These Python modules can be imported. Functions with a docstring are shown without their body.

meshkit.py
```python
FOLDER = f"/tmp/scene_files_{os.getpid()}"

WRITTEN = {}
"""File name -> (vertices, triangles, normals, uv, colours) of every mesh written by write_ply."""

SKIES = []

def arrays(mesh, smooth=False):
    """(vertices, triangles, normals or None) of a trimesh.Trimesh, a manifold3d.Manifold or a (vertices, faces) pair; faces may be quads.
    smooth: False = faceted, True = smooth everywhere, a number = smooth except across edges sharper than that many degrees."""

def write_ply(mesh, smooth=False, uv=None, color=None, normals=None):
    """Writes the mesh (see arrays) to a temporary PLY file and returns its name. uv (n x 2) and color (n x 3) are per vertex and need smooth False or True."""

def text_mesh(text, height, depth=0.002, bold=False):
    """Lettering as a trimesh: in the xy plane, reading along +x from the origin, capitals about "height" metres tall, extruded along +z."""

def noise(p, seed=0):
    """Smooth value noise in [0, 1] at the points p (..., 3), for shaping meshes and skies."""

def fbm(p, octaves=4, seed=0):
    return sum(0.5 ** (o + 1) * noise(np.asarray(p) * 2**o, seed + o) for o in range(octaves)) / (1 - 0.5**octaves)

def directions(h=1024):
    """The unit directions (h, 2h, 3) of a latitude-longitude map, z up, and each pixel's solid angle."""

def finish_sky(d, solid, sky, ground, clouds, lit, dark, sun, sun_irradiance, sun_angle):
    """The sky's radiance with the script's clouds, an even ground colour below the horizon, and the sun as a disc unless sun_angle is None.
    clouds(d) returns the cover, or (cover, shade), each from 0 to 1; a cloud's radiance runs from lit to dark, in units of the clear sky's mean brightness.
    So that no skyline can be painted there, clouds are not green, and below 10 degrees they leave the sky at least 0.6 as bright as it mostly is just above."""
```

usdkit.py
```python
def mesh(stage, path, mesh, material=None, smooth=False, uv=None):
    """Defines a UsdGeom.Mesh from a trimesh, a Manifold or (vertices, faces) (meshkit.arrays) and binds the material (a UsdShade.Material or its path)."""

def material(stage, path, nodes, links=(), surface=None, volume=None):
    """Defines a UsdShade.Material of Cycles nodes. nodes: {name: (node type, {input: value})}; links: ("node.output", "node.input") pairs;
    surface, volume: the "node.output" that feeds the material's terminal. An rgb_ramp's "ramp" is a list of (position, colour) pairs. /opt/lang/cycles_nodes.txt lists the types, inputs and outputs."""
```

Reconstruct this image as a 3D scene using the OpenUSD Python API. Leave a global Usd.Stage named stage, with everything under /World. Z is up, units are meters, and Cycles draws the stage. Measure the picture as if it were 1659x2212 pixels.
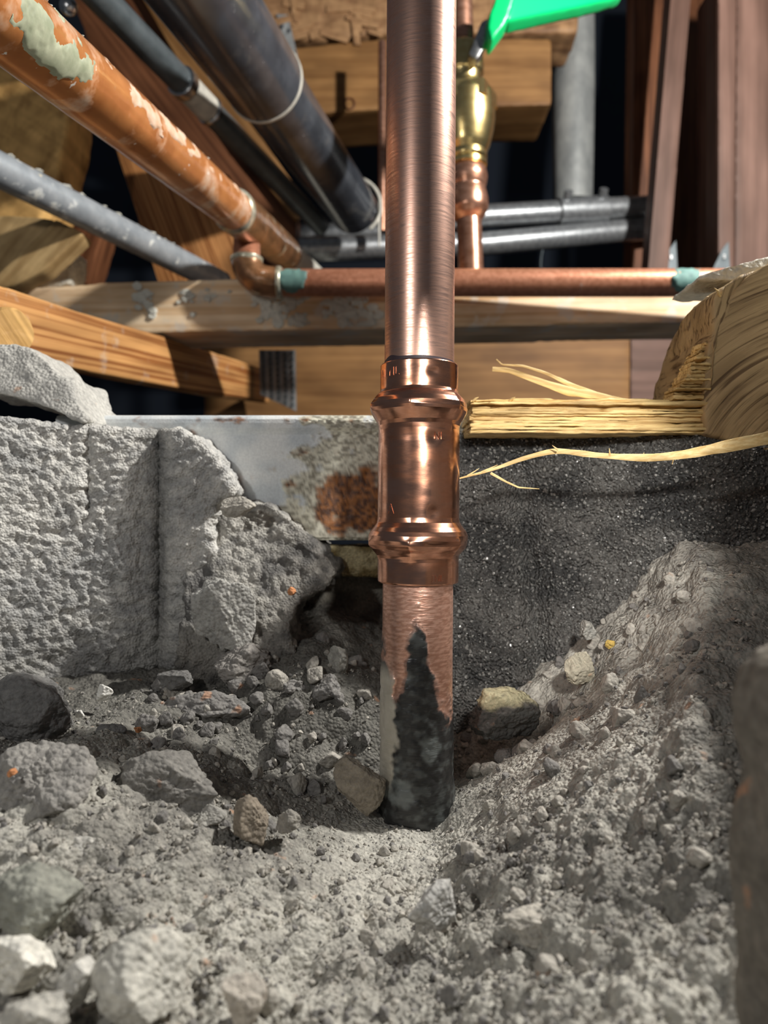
import math, numpy as np, trimesh, usdkit
from pxr import Usd, UsdGeom, UsdLux, UsdShade, Gf, Sdf, Vt
from manifold3d import Manifold, Mesh as MMesh
from shapely.geometry import Polygon
from scipy.spatial import cKDTree
from scipy.interpolate import RegularGridInterpolator
import scipy.sparse as sp
from meshkit import noise, fbm, text_mesh

stage = Usd.Stage.CreateInMemory()
UsdGeom.SetStageUpAxis(stage, 'Z'); UsdGeom.SetStageMetersPerUnit(stage, 1.0)
UsdGeom.Xform.Define(stage, '/World')

# ------------------------------------------------------------------ camera, lamps, exposure
F, CX, CY, CZ = 1534.0, 829.5, 1106.0, 0.10          # focal length and centre in pixels of the 1659 x 2212 frame; camera height (m)
cam = UsdGeom.Camera.Define(stage, '/World/camera')
cam.AddTranslateOp().Set(Gf.Vec3d(0, 0, CZ)); cam.AddRotateXOp().Set(90.0)
cam.CreateHorizontalApertureAttr(20.955); cam.CreateVerticalApertureAttr(20.955 * 2212 / 1659)
cam.CreateFocalLengthAttr(20.955 * F / 1659)
cam.CreateFStopAttr(10.5); cam.CreateFocusDistanceAttr(0.228)
cam.CreateClippingRangeAttr(Gf.Vec2f(0.01, 50)); cam.CreateExposureAttr(0.0)

def lamp(name, pos, power, radius, color, aim=None, cone=None, soft=0.3):
    l = UsdLux.SphereLight.Define(stage, '/World/' + name)
    l.AddTranslateOp().Set(Gf.Vec3d(*pos)); l.CreateRadiusAttr(radius)
    l.CreateIntensityAttr(power / (4 * math.pi * radius ** 2) / math.pi); l.CreateColorAttr(Gf.Vec3f(*color))
    l.CreateNormalizeAttr(False)
    if aim:
        d = np.array(aim) - np.array(pos); yaw = math.degrees(math.atan2(-d[0], d[1])); pitch = math.degrees(math.atan2(d[2], math.hypot(d[0], d[1])))
        l.AddRotateXYZOp().Set(Gf.Vec3f(90 + pitch, 0, yaw))
        sh = UsdLux.ShapingAPI.Apply(l.GetPrim()); sh.CreateShapingConeAngleAttr(cone); sh.CreateShapingConeSoftnessAttr(soft)
lamp('work_lamp', (0.45, 0.305, 0.62), 34.0, 0.016, (1, 0.975, 0.925))                                      # bright lamp held up on the right
lamp('hand_torch', (0.055, -0.02, 0.185), 4.2, 0.010, (1, 0.97, 0.92), (0.050, 0.28, 0.095), 13.5, 0.25)        # torch held just right of the camera, its beam on the wet concrete
lamp('flood_lamp', (-0.22, -0.12, 0.28), 1.9, 0.012, (1, 0.98, 0.95))                                   # softer flood lamp behind the photographer's left
world = UsdLux.DomeLight.Define(stage, '/World/ambient'); world.CreateIntensityAttr(0.02); world.CreateColorAttr(Gf.Vec3f(0.75, 0.85, 1.0))

# ------------------------------------------------------------------ materials
def M(name, nodes, links, surface='p.BSDF'):
    return usdkit.material(stage, '/World/Looks/' + name, nodes, links, surface=surface)

def wood(name, light, dark, across=260.0, along=7.0, mud=0.0, rough=0.6, bump=0.5, lo=0.38, hi=0.62):
    n = {'a': ('attribute', {'attribute': 'gco'}), 'mp': ('mapping', {'scale': (along, across, across)}),
         'n': ('noise_texture', {'scale': 1.0, 'detail': 4.0, 'roughness': 0.55, 'distortion': 0.3}),
         'r': ('rgb_ramp', {'ramp': [(0, dark), (lo, dark), (hi, light), (1, light)]}),
         'mp2': ('mapping', {'scale': (along * 3, across * 0.25, across * 0.25)}), 'n2': ('noise_texture', {'scale': 1.0, 'detail': 3.0}),
         'r2': ('rgb_ramp', {'ramp': [(0.25, (0.55, 0.5, 0.45)), (0.75, (1.15, 1.12, 1.1))]}),
         'm': ('mix', {'mix_type': 'multiply', 'fac': 1.0}),
         'g': ('geometry', {}), 'n3': ('noise_texture', {'scale': 45.0, 'detail': 6.0, 'roughness': 0.65}),
         'r3': ('rgb_ramp', {'ramp': [(0.60 - 0.1 * mud, (0, 0, 0)), (0.68 - 0.1 * mud, (mud, mud, mud))]}),
         'm2': ('mix', {'color2': (0.62, 0.60, 0.54)}),
         'b': ('bump', {'strength': bump, 'distance': 0.0006}), 'p': ('principled_bsdf', {'roughness': rough, 'specular_ior_level': 0.3})}
    l = [('a.vector', 'mp.vector'), ('mp.vector', 'n.vector'), ('n.fac', 'r.fac'), ('a.vector', 'mp2.vector'), ('mp2.vector', 'n2.vector'), ('n2.fac', 'r2.fac'),
         ('r.color', 'm.color1'), ('r2.color', 'm.color2'), ('g.position', 'n3.vector'), ('n3.fac', 'r3.fac'), ('m.color', 'm2.color1'), ('r3.color', 'm2.fac'),
         ('m2.color', 'p.base_color'), ('n.fac', 'b.height'), ('b.normal', 'p.normal')]
    return M(name, n, l)

def stone(name, tint=(1, 1, 1), scale=420.0, rough=0.85, spec=0.3, bump=0.8, dist=0.0007, speck=True, attr=True, base=(0.4, 0.38, 0.35), lo=0.62, hi=1.25):
    n = {'g': ('geometry', {}), 'n': ('noise_texture', {'scale': scale, 'detail': 6.0, 'roughness': 0.68}),
         'r': ('rgb_ramp', {'ramp': [(0.3, (lo, lo, lo)), (0.7, (hi, hi, hi * 0.98))]}),
         'v': ('voronoi_texture', {'scale': scale * 1.6}),
         'vr': ('rgb_ramp', {'ramp': [(0.0, (1, 1, 1)), (0.8, (0.0, 0.0, 0.0))]}),
         'c': ('attribute', {'attribute': 'col'}) if attr else ('color', {'value': base}),
         'm': ('mix', {'mix_type': 'multiply', 'fac': 1.0}),
         'n4': ('noise_texture', {'scale': 130.0, 'detail': 2.0}), 'r4': ('rgb_ramp', {'ramp': [(0.70, (0, 0, 0)), (0.76, (0.6, 0.6, 0.6))]}),
         'm4': ('mix', {'color2': (0.48, 0.25, 0.14)}),
         'add': ('math', {'math_type': 'add'}),
         'b': ('bump', {'strength': bump, 'distance': dist}), 'p': ('principled_bsdf', {'roughness': rough, 'specular_ior_level': spec})}
    l = [('g.position', 'n.vector'), ('n.fac', 'r.fac'), ('g.position', 'v.vector'), ('v.distance', 'vr.fac'), ('c.color', 'm.color1'), ('r.color', 'm.color2'),
         ('g.position', 'n4.vector'), ('n4.fac', 'r4.fac'), ('m.color', 'm4.color1'), ('n.fac', 'add.value1'), ('vr.color', 'add.value2'),
         ('add.value', 'b.height'), ('b.normal', 'p.normal')]
    if speck: l += [('r4.color', 'm4.fac'), ('m4.color', 'p.base_color')]
    else: l += [('m.color', 'p.base_color')]
    return M(name, n, l)

def metal(name, color, dark, rough=0.3, metallic=1.0, scale=(60, 60, 60), bump=0.1, lo=0.35, hi=0.65, dist=0.0004, r_lo=None, patches=(), coat=0.0, spec=0.5):
    """patches: (ramp edge, width, colour, noise scale, metallic there) laid over each other"""
    r_lo = rough if r_lo is None else r_lo
    n = {'g': ('geometry', {}), 'mp': ('mapping', {'scale': scale}), 'n': ('noise_texture', {'scale': 1.0, 'detail': 5.0, 'roughness': 0.6}),
         'r': ('rgb_ramp', {'ramp': [(lo, dark), (hi, color)]}), 'rr': ('rgb_ramp', {'ramp': [(lo, (rough,) * 3), (hi, (r_lo,) * 3)]}),
         'b': ('bump', {'strength': bump, 'distance': dist}),
         'p': ('principled_bsdf', {'metallic': metallic, 'coat_weight': coat, 'coat_roughness': 0.15, 'specular_ior_level': spec})}
    l = [('g.position', 'mp.vector'), ('mp.vector', 'n.vector'), ('n.fac', 'r.fac'), ('n.fac', 'rr.fac'), ('rr.color', 'p.roughness'), ('n.fac', 'b.height'), ('b.normal', 'p.normal')]
    last = 'r.color'; met = None
    for k, (edge, width, col, sc) in enumerate(patches):
        n[f'pn{k}'] = ('noise_texture', {'scale': sc, 'detail': 5.0, 'roughness': 0.65}); n[f'pr{k}'] = ('rgb_ramp', {'ramp': [(edge, (0, 0, 0)), (edge + width, (1, 1, 1))]})
        n[f'pm{k}'] = ('mix', {'color2': col}); n[f'po{k}'] = ('mapping', {'location': (k * 3.7, 1.3 * k, 0)})
        l += [('g.position', f'po{k}.vector'), (f'po{k}.vector', f'pn{k}.vector'), (f'pn{k}.fac', f'pr{k}.fac'), (last, f'pm{k}.color1'), (f'pr{k}.color', f'pm{k}.fac')]
        last = f'pm{k}.color'
        n[f'me{k}'] = ('math', {'math_type': 'subtract', 'value1': metallic, 'use_clamp': True})
        l += [(f'pr{k}.color', f'me{k}.value2')]
        if met: l += [(met, f'me{k}.value1')]
        met = f'me{k}.value'
    l += [(last, 'p.base_color')]
    if met: l += [(met, 'p.metallic')]
    return M(name, n, l)

W_beam = wood('pine_beam', (0.90, 0.72, 0.50), (0.70, 0.47, 0.26), 190, 5, mud=0.55)
W_lath = wood('pine_strong_grain', (0.66, 0.35, 0.13), (0.30, 0.11, 0.03), 300, 3, mud=0.25, lo=0.42, hi=0.56)
W_web = wood('pine_web', (0.52, 0.25, 0.09), (0.24, 0.085, 0.022), 330, 3.5, lo=0.42, hi=0.56)
W_red = wood('red_brown_pine', (0.20, 0.080, 0.035), (0.10, 0.036, 0.014), 160, 4)
W_board = wood('pine_board', (0.30, 0.16, 0.058), (0.215, 0.105, 0.034), 90, 4)
W_dim = wood('stud_pine', (0.18, 0.105, 0.082), (0.115, 0.064, 0.048), 90, 3)
W_old = wood('old_tan_wood', (0.86, 0.54, 0.20), (0.42, 0.24, 0.08), 60, 30, lo=0.3, hi=0.6, bump=0.9)
W_ply = wood('ply_edge', (0.66, 0.47, 0.23), (0.40, 0.26, 0.11), 90, 12)
W_raw = wood('raw_split_wood', (0.86, 0.66, 0.31), (0.50, 0.32, 0.12), 700, 12, lo=0.36, hi=0.54, bump=0.8)
W_end = wood('end_grain_wood', (0.46, 0.335, 0.175), (0.15, 0.095, 0.045), 620, 12, lo=0.36, hi=0.48, bump=0.9)
W_sliver = wood('sliver_wood', (0.90, 0.72, 0.37), (0.74, 0.52, 0.22), 900, 20)
W_osb = wood('strand_board', (0.40, 0.24, 0.12), (0.22, 0.115, 0.055), 70, 22, lo=0.35, hi=0.6)

S_dirt = stone('dirt', scale=520, dist=0.0009)
S_block = stone('concrete_cut', scale=600, dist=0.0007, speck=False)
S_wet = stone('wet_concrete', scale=520, rough=0.24, spec=1.0, dist=0.0028, bump=1.0, speck=False, lo=0.5, hi=1.4)
S_rock = stone('rock_grey', scale=450, dist=0.0006)
S_chip = stone('chip_stone', scale=500, attr=False, base=(0.40, 0.375, 0.335), dist=0.0005)
S_chip2 = stone('chip_stone_dark', scale=500, attr=False, base=(0.20, 0.19, 0.18), dist=0.0005, rough=0.7)
S_orange = stone('chip_orange', scale=500, attr=False, base=(0.62, 0.27, 0.12), speck=False)
S_yellow = stone('chip_yellow', scale=500, attr=False, base=(0.62, 0.43, 0.12), speck=False)
S_white = stone('chip_white', scale=500, attr=False, base=(0.85, 0.83, 0.78), speck=False, lo=0.85, hi=1.1)
S_plaster = stone('plaster', scale=300, attr=False, base=(0.62, 0.60, 0.53), speck=False, lo=0.8, hi=1.15)

C_new = metal('copper_brushed', (0.70, 0.44, 0.35), (0.47, 0.27, 0.20), 0.42, 0.92, (120, 120, 1500), 0.12, r_lo=0.28, dist=0.0002)
C_low = metal('copper_sanded_tarred', (0.80, 0.45, 0.33), (0.45, 0.22, 0.16), 0.42, 0.95, (500, 500, 2400), 0.4, r_lo=0.25, dist=0.0003)
C_fit = metal('copper_fitting', (0.86, 0.46, 0.32), (0.66, 0.30, 0.18), 0.24, 1.0, (90, 90, 260), 0.08, r_lo=0.15, dist=0.0003)
C_old = metal('copper_aged', (0.74, 0.30, 0.10), (0.46, 0.16, 0.045), 0.38, 0.3, (40, 40, 40), 0.25, r_lo=0.25, coat=0.5,
              patches=((0.52, 0.16, (0.70, 0.50, 0.36), 34.0), (0.64, 0.06, (0.30, 0.42, 0.33), 22.0), (0.66, 0.03, (0.85, 0.82, 0.76), 120.0)))
C_tee = metal('copper_dirty', (0.36, 0.17, 0.075), (0.14, 0.075, 0.035), 0.3, 0.4, (70, 70, 70), 0.5, coat=0.6, dist=0.0008,
              patches=((0.62, 0.05, (0.50, 0.48, 0.36), 60.0), (0.70, 0.04, (0.8, 0.76, 0.66), 160.0)))
C_branch = metal('copper_branch', (0.56, 0.25, 0.15), (0.38, 0.15, 0.08), 0.42, 0.55, (300, 300, 300), 0.2, patches=((0.68, 0.05, (0.55, 0.50, 0.46), 60.0),))
C_green = metal('verdigris', (0.13, 0.25, 0.22), (0.07, 0.15, 0.14), 0.7, 0.0, (160, 160, 160), 0.5)
C_solder = metal('solder', (0.66, 0.64, 0.52), (0.40, 0.38, 0.28), 0.3, 0.6, (200, 200, 200), 0.4)
C_drop = metal('copper_drop', (0.66, 0.36, 0.25), (0.42, 0.20, 0.12), 0.3, 0.9, (120, 120, 300), 0.15)
BRASS = metal('brass', (0.88, 0.70, 0.32), (0.74, 0.54, 0.22), 0.26, 1.0, (200, 200, 200), 0.1)
STEEL = metal('steel', (0.62, 0.62, 0.62), (0.42, 0.42, 0.42), 0.3, 1.0, (300, 300, 300), 0.1)
EMT = metal('zinc_conduit', (0.42, 0.45, 0.48), (0.30, 0.33, 0.36), 0.45, 0.35, (90, 90, 90), 0.2,
            patches=((0.60, 0.07, (0.66, 0.66, 0.62), 70.0), (0.68, 0.03, (0.66, 0.58, 0.42), 55.0)))
EMT2 = metal('dark_conduit', (0.11, 0.13, 0.14), (0.07, 0.085, 0.092), 0.42, 0.4, (60, 60, 60), 0.15)
IRON = metal('dull_pipe', (0.34, 0.35, 0.36), (0.20, 0.21, 0.22), 0.38, 0.7, (160, 160, 160), 0.3)
PALE_PIPE = metal('pale_pipe', (0.33, 0.34, 0.33), (0.20, 0.21, 0.21), 0.5, 0.2, (40, 40, 25), 0.2)
ABS = metal('black_plastic', (0.060, 0.066, 0.078), (0.026, 0.029, 0.036), 0.26, 0.0, (30, 30, 30), 0.1, r_lo=0.15, spec=1.0,
            patches=((0.60, 0.22, (0.14, 0.135, 0.13), 26.0), (0.705, 0.02, (0.66, 0.68, 0.70), 210.0)))
GLUE = metal('pale_glue', (0.56, 0.53, 0.46), (0.36, 0.35, 0.31), 0.4, 0.0, (80, 80, 80), 0.2)
GALV = metal('galvanized', (0.60, 0.63, 0.66), (0.46, 0.49, 0.52), 0.5, 0.25, (70, 70, 70), 0.15)
PLATE = metal('nail_plate_zinc', (0.40, 0.41, 0.41), (0.26, 0.27, 0.27), 0.5, 0.4, (90, 90, 90), 0.2)
GREEN = M('green_vinyl', {'p': ('principled_bsdf', {'base_color': (0.0, 0.46, 0.13), 'roughness': 0.35})}, [])
DARK = M('black_ink', {'p': ('principled_bsdf', {'base_color': (0.025, 0.015, 0.02), 'roughness': 0.55})}, [])
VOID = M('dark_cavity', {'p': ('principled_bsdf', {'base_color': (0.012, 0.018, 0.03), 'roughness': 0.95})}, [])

# ------------------------------------------------------------------ helpers
USED = {}
def numbered(name, parent='/World'):
    k = USED.get((parent, name), 0); USED[(parent, name)] = k + 1
    return name if k == 0 else f'{name}_{k:03d}'

def tag(prim, label=None, cat=None, group=None, kind=None):
    for k, v in (('label', label), ('category', cat), ('group', group), ('kind', kind)):
        if v: prim.SetCustomDataByKey(k, v)
    return prim

class T:                                    # a thing (Xform at its base) or a part: .path and world-space base
    pass
def thing(name, label, cat, base, group=None, kind=None):
    t = T(); t.base = np.asarray(base, float); t.path = '/World/' + numbered(name)
    x = UsdGeom.Xform.Define(stage, t.path); x.AddTranslateOp().Set(Gf.Vec3d(*map(float, t.base)))
    t.prim = tag(x.GetPrim(), label, cat, group, kind)
    return t
def mesh(name, m, mat, parent=None, attrs=None, smooth=40, label=None, cat=None, group=None, kind=None):
    """one Mesh prim under parent (a thing or a part) or under /World; attrs: {'col': f(world points)}"""
    if isinstance(m, (list,)): m = trimesh.util.concatenate(m)
    root = parent.path if parent else '/World'
    t = T(); t.path = root + '/' + numbered(name, root)
    v = np.asarray(m.vertices, float)
    t.base = parent.base if parent else (np.array([v[:, 0].mean(), v[:, 1].mean(), v[:, 2].min()]))
    mm = trimesh.Trimesh(v - t.base, m.faces, process=False)
    g = usdkit.mesh(stage, t.path, mm, mat, smooth=smooth)
    if not parent: UsdGeom.Xformable(g).AddTranslateOp().Set(Gf.Vec3d(*map(float, t.base)))
    if attrs:
        p = np.array(g.GetPointsAttr().Get()) + t.base
        for k, fn in attrs.items():
            kind_ = Sdf.ValueTypeNames.Color3fArray if k == 'col' else Sdf.ValueTypeNames.Float3Array
            UsdGeom.PrimvarsAPI(g).CreatePrimvar(k, kind_, 'vertex').Set(Vt.Vec3fArray.FromNumpy(np.asarray(fn(p), np.float32)))
    t.prim = tag(g.GetPrim(), label, cat, group, kind)
    return t

def P(px, py, Y):
    return np.array([(px - CX) / F * Y, Y, CZ + (CY - py) / F * Y])
def lin(a, ya, b, yb):                      # depth along a straight edge: 1/Y is linear in the image
    return lambda px, py: 1.0 / (1 / ya + (np.asarray(px, float) - a) * (1 / yb - 1 / ya) / (b - a))

def worley(p, cell, seed):
    """0 at the centre of a grain, about 1 between grains"""
    p = np.asarray(p, float) / cell
    rng = np.random.default_rng(seed)
    lo, hi = np.floor(p.min(0)) - 1, np.ceil(p.max(0)) + 1
    n = int(np.prod(hi - lo))
    if n < 300000:
        g = np.stack(np.meshgrid(*[np.arange(a, b) for a, b in zip(lo, hi)], indexing='ij'), -1).reshape(-1, 3)
        g = g + rng.random(g.shape)
    else:                                    # only the occupied cells
        c = np.unique(np.floor(p).astype(np.int64), axis=0)
        c = np.unique(np.vstack([c + d for d in np.ndindex(3, 3, 3)] ) - 1, axis=0)
        g = c + rng.random(c.shape)
    return cKDTree(g).query(p, workers=4)[0]
def grains(p, spec, seed=0, squash=(1, 1, 1)):
    """sum of rounded lumps: spec = ((cell, height), ...)"""
    h = 0
    for k, (c, a) in enumerate(spec):
        q = p + (fbm(p / c * 0.7, 2, seed + 50 + k)[:, None] - 0.5) * c * 0.6
        d = worley(q * squash, c, seed + k); h = h + a * (0.55 - d ** 2)
    return h

def relax(v, f, n, lam=0.5):
    if n == 0: return v
    e = np.vstack([f[:, [0, 1]], f[:, [1, 2]], f[:, [2, 0]]])
    a = sp.coo_matrix((np.ones(len(e)), (e[:, 0], e[:, 1])), (len(v),) * 2).tocsr(); a = ((a + a.T) > 0).astype(float)
    d = sp.diags(1 / np.maximum(np.asarray(a.sum(1)).ravel(), 1)) @ a
    for _ in range(n): v = v + lam * (d @ v - v)
    return v

def slab(pts, Y, thick, edge=0.003, smooth=1, bump=(), fb=None, seed=0):
    """solid whose front outline is drawn in frame pixels at depth Y (number or function), going back by thick; refined and roughened"""
    Yf = Y if callable(Y) else (lambda a, b: np.full(np.shape(a), float(Y)))
    cx, cy = np.mean(pts, 0); Yr = float(Yf(cx, cy))
    pol = Polygon([((x - CX) / F * Yr, (CY - y) / F * Yr) for x, y in pts]).buffer(0)
    if pol.geom_type != 'Polygon': pol = max(pol.geoms, key=lambda g: g.area)
    e = trimesh.creation.extrude_polygon(pol, thick, engine='earcut')
    man = Manifold(MMesh(np.asarray(e.vertices, np.float32), np.asarray(e.faces, np.uint32)))
    if edge: man = man.refine_to_length(edge)
    mm = man.to_mesh(); v, f = np.asarray(mm.vert_properties[:, :3], float), np.asarray(mm.tri_verts)
    px, py = v[:, 0] / Yr * F + CX, CY - v[:, 1] / Yr * F
    yy = np.asarray(Yf(px, py), float)
    v = np.stack([(px - CX) / F * yy, yy + v[:, 2], CZ + (CY - py) / F * yy], 1)
    f = f[:, ::-1]
    v = relax(v, f, smooth)
    return rough(trimesh.Trimesh(v, f, process=False), bump, fb, seed, (1, 0.2, 1))
def rough(m, bump=(), fb=None, seed=0, squash=(1, 1, 1)):
    v = np.asarray(m.vertices); h = np.zeros(len(v))
    if bump: h = h + grains(v, bump, seed, squash)
    if fb is not None:
        for c, a in fb: h = h + a * (fbm(v / c, 4, seed + 7) - 0.5) * 2
    if bump or fb is not None: m = trimesh.Trimesh(v + np.asarray(m.vertex_normals) * h[:, None], m.faces, process=False)
    return m

def gco(a, b):
    """grain coordinates: along the direction a->b (two pixel/depth triples), across it, and depth"""
    d = P(*b) - P(*a); d /= np.linalg.norm(d)
    c = np.cross(d, [0, 1, 0]); c /= np.linalg.norm(c); e = np.cross(d, c); o = P(*a)
    return {'gco': lambda v: np.stack([(v - o) @ d, (v - o) @ c, (v - o) @ e], 1)}

def tube(points, radii, n=32, caps=True, axis=None):
    p = np.asarray(points, float); r = np.broadcast_to(radii, (len(p),))
    t = np.gradient(p, axis=0) if axis is None else np.repeat(np.asarray(axis, float)[None], len(p), 0); t /= np.linalg.norm(t, axis=1, keepdims=True)
    a = np.cross(t[0], [0, 0, 1.0] if abs(t[0][2]) < 0.9 else [1.0, 0, 0]); A = []
    for k in range(len(p)):
        a = a - (a @ t[k]) * t[k]; a /= np.linalg.norm(a); A.append(a)
    A = np.array(A); B = np.cross(t, A); th = np.arange(n) * 2 * np.pi / n
    v = (p[:, None] + r[:, None, None] * (np.cos(th)[None, :, None] * A[:, None] + np.sin(th)[None, :, None] * B[:, None])).reshape(-1, 3)
    i, j = np.meshgrid(np.arange(len(p) - 1), np.arange(n), indexing='ij')
    q = np.stack([i * n + j, i * n + (j + 1) % n, (i + 1) * n + (j + 1) % n, (i + 1) * n + j], -1).reshape(-1, 4)
    f = np.vstack([q[:, [0, 1, 2]], q[:, [0, 2, 3]]])
    if caps:
        k = len(v); v = np.vstack([v, p[0], p[-1]])
        c0 = np.stack([np.full(n, k), (np.arange(n) + 1) % n, np.arange(n)], 1); b = (len(p) - 1) * n
        c1 = np.stack([np.full(n, k + 1), b + np.arange(n), b + (np.arange(n) + 1) % n], 1); f = np.vstack([f, c0, c1])
    return trimesh.Trimesh(v, f, process=False)
def pipe(A, B, r, n=48, steps=2, r2=None):
    s = np.linspace(0, 1, steps)[:, None]
    return tube(np.asarray(A) * (1 - s) + np.asarray(B) * s, np.linspace(r, r if r2 is None else r2, steps), n)
def lathe(A, B, prof, n=96, sub=0):
    """radius profile [(fraction or metres along, radius)] about the axis A->B (fractions of its length)"""
    A, B = np.asarray(A, float), np.asarray(B, float); pr = np.array(prof, float)
    if sub:
        s = np.linspace(0, len(pr) - 1, (len(pr) - 1) * sub + 1); pr = np.stack([np.interp(s, np.arange(len(pr)), pr[:, k]) for k in (0, 1)], 1)
    return tube(A + pr[:, :1] * (B - A), pr[:, 1], n, axis=B - A)
def box(c, s):
    m = trimesh.creation.box(extents=s); m.apply_translation(c); return m
def rock_mesh(seed, sub=4, planes=14, size=(1, 1, 1), amp=0.05, lumps=0.05):
    """broken-stone shape of unit half-size: a ball cut flat by random planes, then roughened"""
    rng = np.random.default_rng(seed); m = trimesh.creation.icosphere(subdivisions=sub); d = np.asarray(m.vertices)
    nn = rng.normal(size=(planes, 3)); nn /= np.linalg.norm(nn, axis=1, keepdims=True); o = rng.uniform(0.50, 0.95, planes)
    c = d @ nn.T; r = np.min(np.where(c > 0.05, o / np.maximum(c, 0.05), 9), axis=1); r = np.minimum(r, 1.1)
    v = relax(d * r[:, None], np.asarray(m.faces), 1)
    v = v + d * ((fbm(d * 3 + seed, 4, seed) - 0.5) * 2 * amp + grains(d + 5, ((0.28, lumps), (0.11, lumps * 0.5)), seed))[:, None]
    return trimesh.Trimesh(v * np.asarray(size), m.faces, process=False)
def sstep(a, b, x):
    t = np.clip((np.asarray(x, float) - a) / (b - a), 0, 1); return t * t * (3 - 2 * t)
def mixc(a, b, t):
    return np.asarray(a)[None] * (1 - t[:, None]) + np.asarray(b)[None] * t[:, None]

# ------------------------------------------------------------------ the hole's floor of broken concrete and dirt
RX, RY, RR = 0.0114, 0.227, 0.0111          # the copper riser
def ground(x, y):
    z = 0.028 * sstep(0.0, 0.09, -x) * sstep(0.10, 0.20, y) + 0.003 * sstep(0.02, 0.12, -x)
    k = np.maximum(0, x - 0.015)
    z = z + np.minimum(0.7 * k * sstep(0.06, 0.2, y) + 7 * np.maximum(0, x - 0.06) ** 2, 0.026 + 0.058 * sstep(0.13, 0.26, y))
    z = z + 0.015 * sstep(0.15, 0.08, y) + 0.012 * sstep(0.26, 0.33, y) * (1 - sstep(0.03, 0.08, x)) * (1 - sstep(0.05, 0.09, -x))
    z = z + 0.031 * sstep(0.230, 0.268, y) * (1 - sstep(0.008, 0.030, x)) * (1 - sstep(0.02, 0.075, -x)) + 0.006 * sstep(0.225, 0.25, y) * sstep(0.02, -0.02, x) * sstep(-0.12, -0.05, x)
    z = z - 0.010 * np.exp(-(((x - 0.045) / 0.022) ** 2 + ((y - 0.252) / 0.012) ** 2))
    return z + 0.010 * (fbm(np.stack([x, y, 0 * x], -1) / 0.05, 3, 3) - 0.5)
gx, gy = np.linspace(-0.26, 0.24, 640), 0.06 * (0.40 / 0.06) ** np.linspace(0, 1, 620)
GX, GY = np.meshgrid(gx, gy, indexing='ij')
GZ = ground(GX, GY)
gp = np.stack([GX, GY, GZ], -1).reshape(-1, 3)
smoothness = np.exp(-(((gp[:, 0] - 0.055) / 0.03) ** 2 + ((gp[:, 1] - 0.215) / 0.028) ** 2)) + np.exp(-(((gp[:, 0] + 0.0) / 0.02) ** 2 + ((gp[:, 1] - 0.205) / 0.012) ** 2))
lump = grains(gp, ((0.014, 0.0036), (0.006, 0.0024), (0.0026, 0.0013), (0.0013, 0.0006)), 11, (1, 1, 0.4)) * (1 + 0.7 * sstep(0.20, 0.15, gp[:, 1])) + 0.004 * (fbm(gp / 0.02, 3, 12) - 0.5) * sstep(0.02, -0.06, gp[:, 0])
off = (lump * (1 - 0.75 * np.clip(smoothness, 0, 1))).reshape(GZ.shape)
dzx, dzy = np.gradient(GZ, gx, axis=0), np.gradient(GZ, gy, axis=1); nl = np.sqrt(1 + dzx ** 2 + dzy ** 2)
GVX, GVY, GVZ = GX - off * dzx / nl, GY - off * dzy / nl, GZ + off / nl
GZ = GZ + off * nl
ground_z = RegularGridInterpolator((gx, gy), GZ, bounds_error=False, fill_value=0.02)
n0, n1 = GX.shape
ii, jj = np.meshgrid(np.arange(n0 - 1), np.arange(n1 - 1), indexing='ij')
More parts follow.
